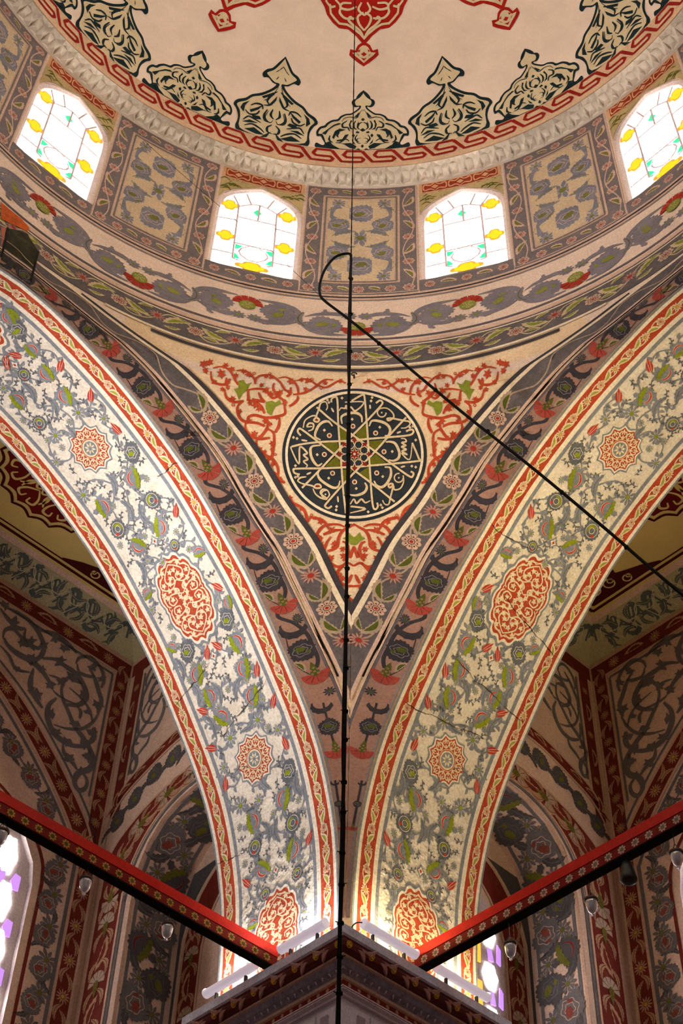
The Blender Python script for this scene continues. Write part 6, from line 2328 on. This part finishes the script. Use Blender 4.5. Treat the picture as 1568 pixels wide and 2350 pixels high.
# ------------------------------------------------------------------ tie beams
BRED = paint('beam_red_lit', 'cc1e0a', var=.12, rough=.5, spec=.3)  # light falling on the top rail painted in as a brighter red
BRED2 = paint('beam_dark_red', '7c1a12', var=.2, rough=.6)
BBLK = paint('beam_black', '120c0c', var=.2)
for side, petal, core, lab in ((-1, 'b98a3c', '5a5028', 'red tie beam with yellow painted daisies, spanning the arch that shows the stained window'),
                               (1, 'c8a890', '7a6a5c', 'red tie beam with white painted daisies and a black spotlight below it')):
    P0, n, d = frame(side)
    nm = 'tie_beam'
    root = link(nm, None, None, label=lab, cat='beam', group='painted tie beams under the arches')
    L0, L1 = .10, 2 * A_ - .1

    def Bf(s, nn, z, P0=P0, n=n, d=d):
        return P0 + d * s + n * nn + np.array([0, 0, z])

    def prism(name, sec, mat, root=root, Bf=Bf):
        b = MB()
        k = len(sec)
        V = [Bf(s, a, z) for s in (L0, L1) for a, z in sec]
        b.add(V, [(i, (i + 1) % k, k + (i + 1) % k, k + i) for i in range(k)] + [tuple(range(k)), tuple(range(k, 2 * k))], mat)
        return b.obj(name, root)
    root.location = (0, 0, 0)
    prism('top_rail', [(.597, 6.340), (.592, 6.415), (.69, 6.415), (.69, 6.340)], BRED)
    prism('groove', [(.604, 6.334), (.604, 6.340), (.68, 6.340), (.68, 6.334)], BBLK)
    side_face = prism('painted_face', [(.60, 6.262), (.60, 6.334), (.68, 6.334), (.68, 6.262)], BRED2)
    prism('underside', [(.602, 6.252), (.602, 6.262), (.68, 6.262), (.68, 6.252)], BBLK)
    fl = m_bloom('painted_daisy', paint('beam_daisy_%s' % petal, petal, var=.15), paint('beam_core_%s' % core, core), BRED2)
    fsurf = plane(Bf(0, .60, 6.298), d, (0, 0, 1), -n)
    for i in range(32):
        place(fl, 'painted_daisy', side_face, fsurf, .20 + i * .113, 0, .4, .034, lift=.002)

# ------------------------------------------------------------------ fluorescent lamps on the cornice
TUBE = paint('lamp_housing', 'efe8ee', var=.05, rough=.4)
_b = TUBE.node_tree.nodes['Principled BSDF']          # faint emission stands in for hall light on the white casing
_b.inputs['Emission Color'].default_value = (.86, .74, .84, 1)
_b.inputs['Emission Strength'].default_value = .30
TUBE.cycles.emission_sampling = 'NONE'
BRKT = plain('lamp_bracket', '3a3230', .6)
lamp_specs = [(-1, .0, .46, 'white tube lamp on the marble cornice, at the pier corner beside the yellow-flowered beam', False),
              (-1, .74, 1.28, 'white tube lamp on the marble cornice, behind the yellow-flowered beam', False),
              (1, .0, .52, 'white tube lamp on the marble cornice, at the pier corner beside the white-flowered beam', False),
              (1, .74, 1.28, 'white tube lamp on the marble cornice, in front of the violet and white window', False),
              (-1, .0, .56, 'unseen white tube lamp across the bay, at the far end of the yellow-flowered beam', True),
              (1, .0, .56, 'unseen white tube lamp across the bay, at the far end of the white-flowered beam', True)]
for side, n0, n1, lab, far in lamp_specs:
    P0, n, d = frame(side)
    if far:
        P0, d = P0 + d * 2 * A_, -d
    root = link('fluorescent_lamp', None, None, label=lab, cat='lamp', group='tube lamps lighting the arches')
    s_, z_, r_ = .19, 6.300, .038
    o = np.array([0, 0, 1.0])
    # half-round housing, open to the arch above
    b = MB()
    a = np.linspace(math.radians(-188), math.radians(8), 13)
    sec = np.array([(r_ * math.cos(t), r_ * math.sin(t)) for t in a])
    inn = sec * .88
    sec = np.vstack([sec, inn[::-1]])
    k = len(sec)
    V = [P0 + n * nn + d * (s_ + p[0]) + o * (z_ + p[1]) for nn in (n0, n1) for p in sec]
    b.add(V, [(i, (i + 1) % k, k + (i + 1) % k, k + i) for i in range(k)], TUBE)
    b.obj('housing', root, smooth=False)
    for nn in (n0, n1):
        b = MB()
        ring = np.array([(r_ * math.cos(t), r_ * math.sin(t)) for t in np.arange(14) * TAU / 14])
        V = [P0 + n * (nn + e) + d * (s_ + p[0]) + o * (z_ + p[1]) for e in (-.006, .006) for p in ring]
        b.add(V, [tuple(range(14)), tuple(range(14, 28))] + [(i, (i + 1) % 14, 14 + (i + 1) % 14, 14 + i) for i in range(14)], TUBE)
        b.obj('end_cap', root)
    b = MB()
    b.tube([P0 + n * (n0 + .02) + d * s_ + o * (z_ + .012), P0 + n * (n1 - .02) + d * s_ + o * (z_ + .012)], .013, LAMP_GLOW[side], 10)
    b.obj('glowing_tube', root)
    for f in (.2, .8):
        b = MB()
        b.box(P0 + n * (n0 + (n1 - n0) * f) + d * (s_ - .015) + o * (z_ - .066), .007, .012, .029, n, d, o, BRKT)
        b.obj('bracket', root)
    ld = bpy.data.lights.new('tube_light', 'AREA')
    ld.shape = 'RECTANGLE'
    ld.size, ld.size_y = n1 - n0 - .04, .03
    ld.energy = (FAR_W if far else LAMP_W)[side] * (n1 - n0)
    ld.color = LAMP_COL[side]
    ld.spread = math.radians(58 if far else 175)
    lo = bpy.data.objects.new('tube_light', ld)
    COL.objects.link(lo)
    lo.parent = root
    # light looks along -Z; the unseen far lamps are narrowed and aimed to light the soffits
    zc = unit(-(o * .50 + d * .86 - n * .06)) if far else unit(-(o * 1.0 + d * .25))
    xa = unit(n - zc * np.dot(n, zc))
    ya = np.cross(zc, xa)
    M = Matrix.Identity(4)
    c = P0 + n * (n0 + n1) / 2 + d * s_ + o * (z_ + .03)
    for i in range(3):
        M[i][0], M[i][1], M[i][2], M[i][3] = xa[i], ya[i], zc[i], c[i]
    lo.matrix_local = M
b = MB()
P0, n, d = frame(1)
b.tube(spline([P0 + d * .19 - n * .014 + np.array([0, 0, 6.30]), P0 + d * .17 - n * .05 + np.array([0, 0, 6.29]), P0 + d * .15 - n * .075 + np.array([0, 0, 6.25]), P0 + d * .13 - n * .06 + np.array([0, 0, 6.205])], 5), .005, BRKT, 6)
b.obj('lamp_cord', None, label='short black lamp cord curling at the pier corner', cat='cord')

# ------------------------------------------------------------------ glass oil lamps and a spotlight on the beams
GLASS = plain('lamp_glass', 'e6e2ea', .12, 0, .0)
GLASS.node_tree.nodes['Principled BSDF'].inputs['Transmission Weight'].default_value = .55
METAL = plain('lamp_metal', '5a4a44', .45, .8)


def oil_lamp(side, s, z, lab):
    P0, n, d = frame(side)
    c = P0 + d * s + n * .645 + np.array([0, 0, z])
    root = link('oil_lamp', None, None, label=lab, cat='lamp', group='glass oil lamps hanging from the beams')
    root.location = c
    k_ = 1.2
    b = MB()
    b.lathe([(.0, -.075), (.006, -.073), (.011, -.064), (.006, -.057), (.010, -.052), (.022, -.04), (.031, -.015), (.034, .01), (.033, .03), (.030, .03), (.030, .008), (.02, -.036), (.004, -.05)], (0, 0, 0), GLASS, 14)
    b.v[-1] *= k_
    b.obj('glass_cup', root, smooth=True)
    b = MB()
    b.lathe([(.036, .024), (.040, .028), (.040, .036), (.036, .04), (.026, .046), (.012, .05), (0, .05)], (0, 0, 0), METAL, 14)
    b.v[-1] *= k_
    b.obj('rim', root, smooth=True)
    for a in (0, 2.1, 4.2):
        b = MB()
        top = 6.252 - z
        P = [np.array([.044 * math.cos(a), .044 * math.sin(a), .044]) * (1 - t) + np.array([0, 0, min(top, .11)]) * t for t in np.linspace(0, 1, 8)]
        b.tube(P, [.0022 if i % 2 else .0035 for i in range(8)], METAL, 5)
        b.obj('chain', root)
    b = MB()
    top = 6.252 - z
    P = [(0, 0, .10 + (top - .10) * t) for t in np.linspace(0, 1, 6)]
    b.tube(P, .003, METAL, 5)
    b.obj('hook', root)
    return root


oil_lamp(-1, 1.065, 6.115, 'glass oil lamp on chains, under the yellow-flowered beam, nearest the pier')
oil_lamp(-1, 1.775, 6.12, 'glass oil lamp on chains, in the middle of the yellow-flowered beam')
oil_lamp(-1, 2.465, 6.13, 'glass oil lamp hanging in front of the violet stained window')
oil_lamp(1, .965, 6.045, 'glass oil lamp on chains, under the white-flowered beam, nearest the pier')
oil_lamp(1, 1.68, 6.05, 'glass oil lamp on chains, beside the black spotlight')
oil_lamp(1, 2.385, 6.06, 'glass oil lamp hanging beyond the black spotlight at the picture edge')
P0, n, d = frame(1)
c = P0 + d * 2.0 + n * .645 + np.array([0, 0, 6.15])
SPOT = link('spotlight', None, None, label='black bell-shaped spotlight under the white-flowered beam', cat='spotlight')
SPOT.location = c
BLKM = plain('spot_black', '0a0a0a', .5)
b = MB()
b.lathe([(0, .075), (.03, .07), (.042, .03), (.055, -.04), (.058, -.06), (.052, -.075), (.03, -.082), (0, -.084)], (0, 0, 0), BLKM, 18)
b.obj('housing', SPOT, smooth=True)
b = MB()
b.tube([(0, 0, .07), (0, 0, .108)], .008, BLKM, 8)
b.obj('stem', SPOT)
# ------------------------------------------------------------------ cables hanging in front of the pendentive
CBL = plain('black_cable', '060505', .75)
CBL2 = plain('brown_cable', '20120f', .75)

for _m in (CBL, CBL2):
    _m.node_tree.nodes['Principled BSDF'].inputs['Specular IOR Level'].default_value = .1


def at_y(px, y):
    r = rays(px)
    t = (y - CAM[1]) / r[:, 1]
    return CAM + r * t[:, None]


YC = 3.3
b = MB()
main_px = [(752, 4000), (772, 2700), (776, 2420), (779, 2200), (786, 1900), (791, 1700), (796, 1300), (799, 1000), (803, 800), (806, 585)]
P = spline(at_y(main_px, YC), 12)
MAINC = link('cable_bundle', None, None, label='vertical bundle of black cables tied at intervals, hanging before the roundel', cat='cable')
b.tube(P, .0125, CBL, 8)
b.obj('cable', MAINC)
b = MB()
P2 = spline(at_y([(x + 5 * math.sin(i * 2.1), y) for i, (x, y) in enumerate(main_px)], YC + .012), 12)
b.tube(P2, .008, CBL2, 8)
b.obj('cable', MAINC)
for i, y in enumerate(range(640, 2340, 82)):
    x = np.interp(y, [p[1] for p in main_px[::-1]], [p[0] for p in main_px[::-1]])
    b = MB()
    c = at_y([(x + 1, y + 9 * math.sin(i * 3.3))], YC)[0]
    b.lathe([(.011, -.006), (.019, -.006), (.019, .006), (.011, .006)], c, CBL, 10)
    b.tube([c, c + np.array([.03 * (1 if i % 2 else -1), -.01, .004])], .003, CBL, 5)
    b.obj('cable_tie', MAINC)
b = MB()
P = spline(np.vstack([at_y([(x, y)], yy) for x, y, yy in ((806, 590, 3.3), (809, 400, 2.85), (812, 200, 2.4), (815, 0, 1.95), (817, -220, 1.5), (819, -480, 1.05))]), 14)
b.tube(P, [.0062 if i % 2 else .0045 for i in range(len(P))], CBL2, 6)
b.obj('suspension_chain', None, label='thin beaded chain rising from the cable bundle into the dome', cat='chain')
b = MB()
P = spline(at_y([(803, 640), (806, 590), (795, 582), (770, 590), (748, 615), (736, 645), (734, 672), (745, 690), (800, 732), (900, 812), (1060, 945), (1230, 1080), (1400, 1222), (1480, 1292), (1620, 1410), (1720, 1496)], YC - .05), 10)
DIAG = link('slanting_cable', None, None, label='black cable looping left then slanting down across the right arch', cat='cable')
b.tube(P, .0118, CBL, 8)
b.obj('cable', DIAG)
for x, y in ((870, 788), (1000, 895), (1120, 990), (1290, 1130), (1438, 1256)):
    b = MB()
    c = at_y([(x, y)], YC - .05)[0]
    b.lathe([(.011, -.008), (.017, -.008), (.017, .008), (.011, .008)], c, CBL, 8)
    b.obj('cable_tie', DIAG)
b = MB()
b.tube(at_y([(330, 322), (360, 350), (500, 470), (640, 590), (738, 682)], 2.6), .0019, CBL2, 5)
b.obj('guy_wire', None, label='hair-thin wire slanting from the drum to the cable loop', cat='wire')

# iron hooks let into the pendentive
HK = plain('hook_iron', '15100e', .6)
for px, lab in (((813, 868), 'small iron hook above the black roundel'), ((428, 1003), 'small iron hook in the carnation band nearest the white-lit arch'), ((1203, 1002), 'small iron hook in the carnation band nearest the yellow-lit arch')):
    c = rev(hit_rev([px]))[0]
    inw = unit(np.array([-c[0], -c[1], -1.2]))
    root = link('wall_hook', None, None, label=lab, cat='hook', group='iron hooks in the pendentive')
    b = MB()
    b.tube([c + inw * -.01, c + inw * .05], .008, HK, 8)
    b.obj('shank', root)
    b = MB()
    t = np.linspace(0, TAU * .8, 12)
    b.tube([c + inw * .06 + np.array([.022 * math.cos(a), 0, .022 * math.sin(a)]) for a in t], .007, HK, 8)
    b.obj('eye', root)

# ------------------------------------------------------------------ hairline cracks in the arch plaster
CRK = paint('crack_dark', '3a2c22', var=.3)
for side, cracks in ((-1, [(2.62, .72, 1.25, -.10), (1.05, .95, 1.30, .03), (4.15, .03, .30, .05), (2.2, .25, .95, -.22)]), (1, [(3.15, .45, 1.28, -.16), (2.45, .30, 1.25, -.12), (1.9, .05, .95, .10), (3.55, .02, .5, .06)])):
    sf = soffit(side)
    b = MB()
    rc = np.random.RandomState(3 + side)
    for u, v0, v1, sl in cracks:
        vs = np.linspace(v0, v1, 26)
        us = u + sl * (vs - v0) / max(v1 - v0, .01) + np.cumsum(rc.normal(0, .006, 26))
        b.ribbon(sf, np.column_stack([us, vs]), .007, CRK, .0095, taper=[.2, 1, .4, 1.2, .3, .9, .2])
    b.obj('crack', ARCHES[side], kind='stuff')
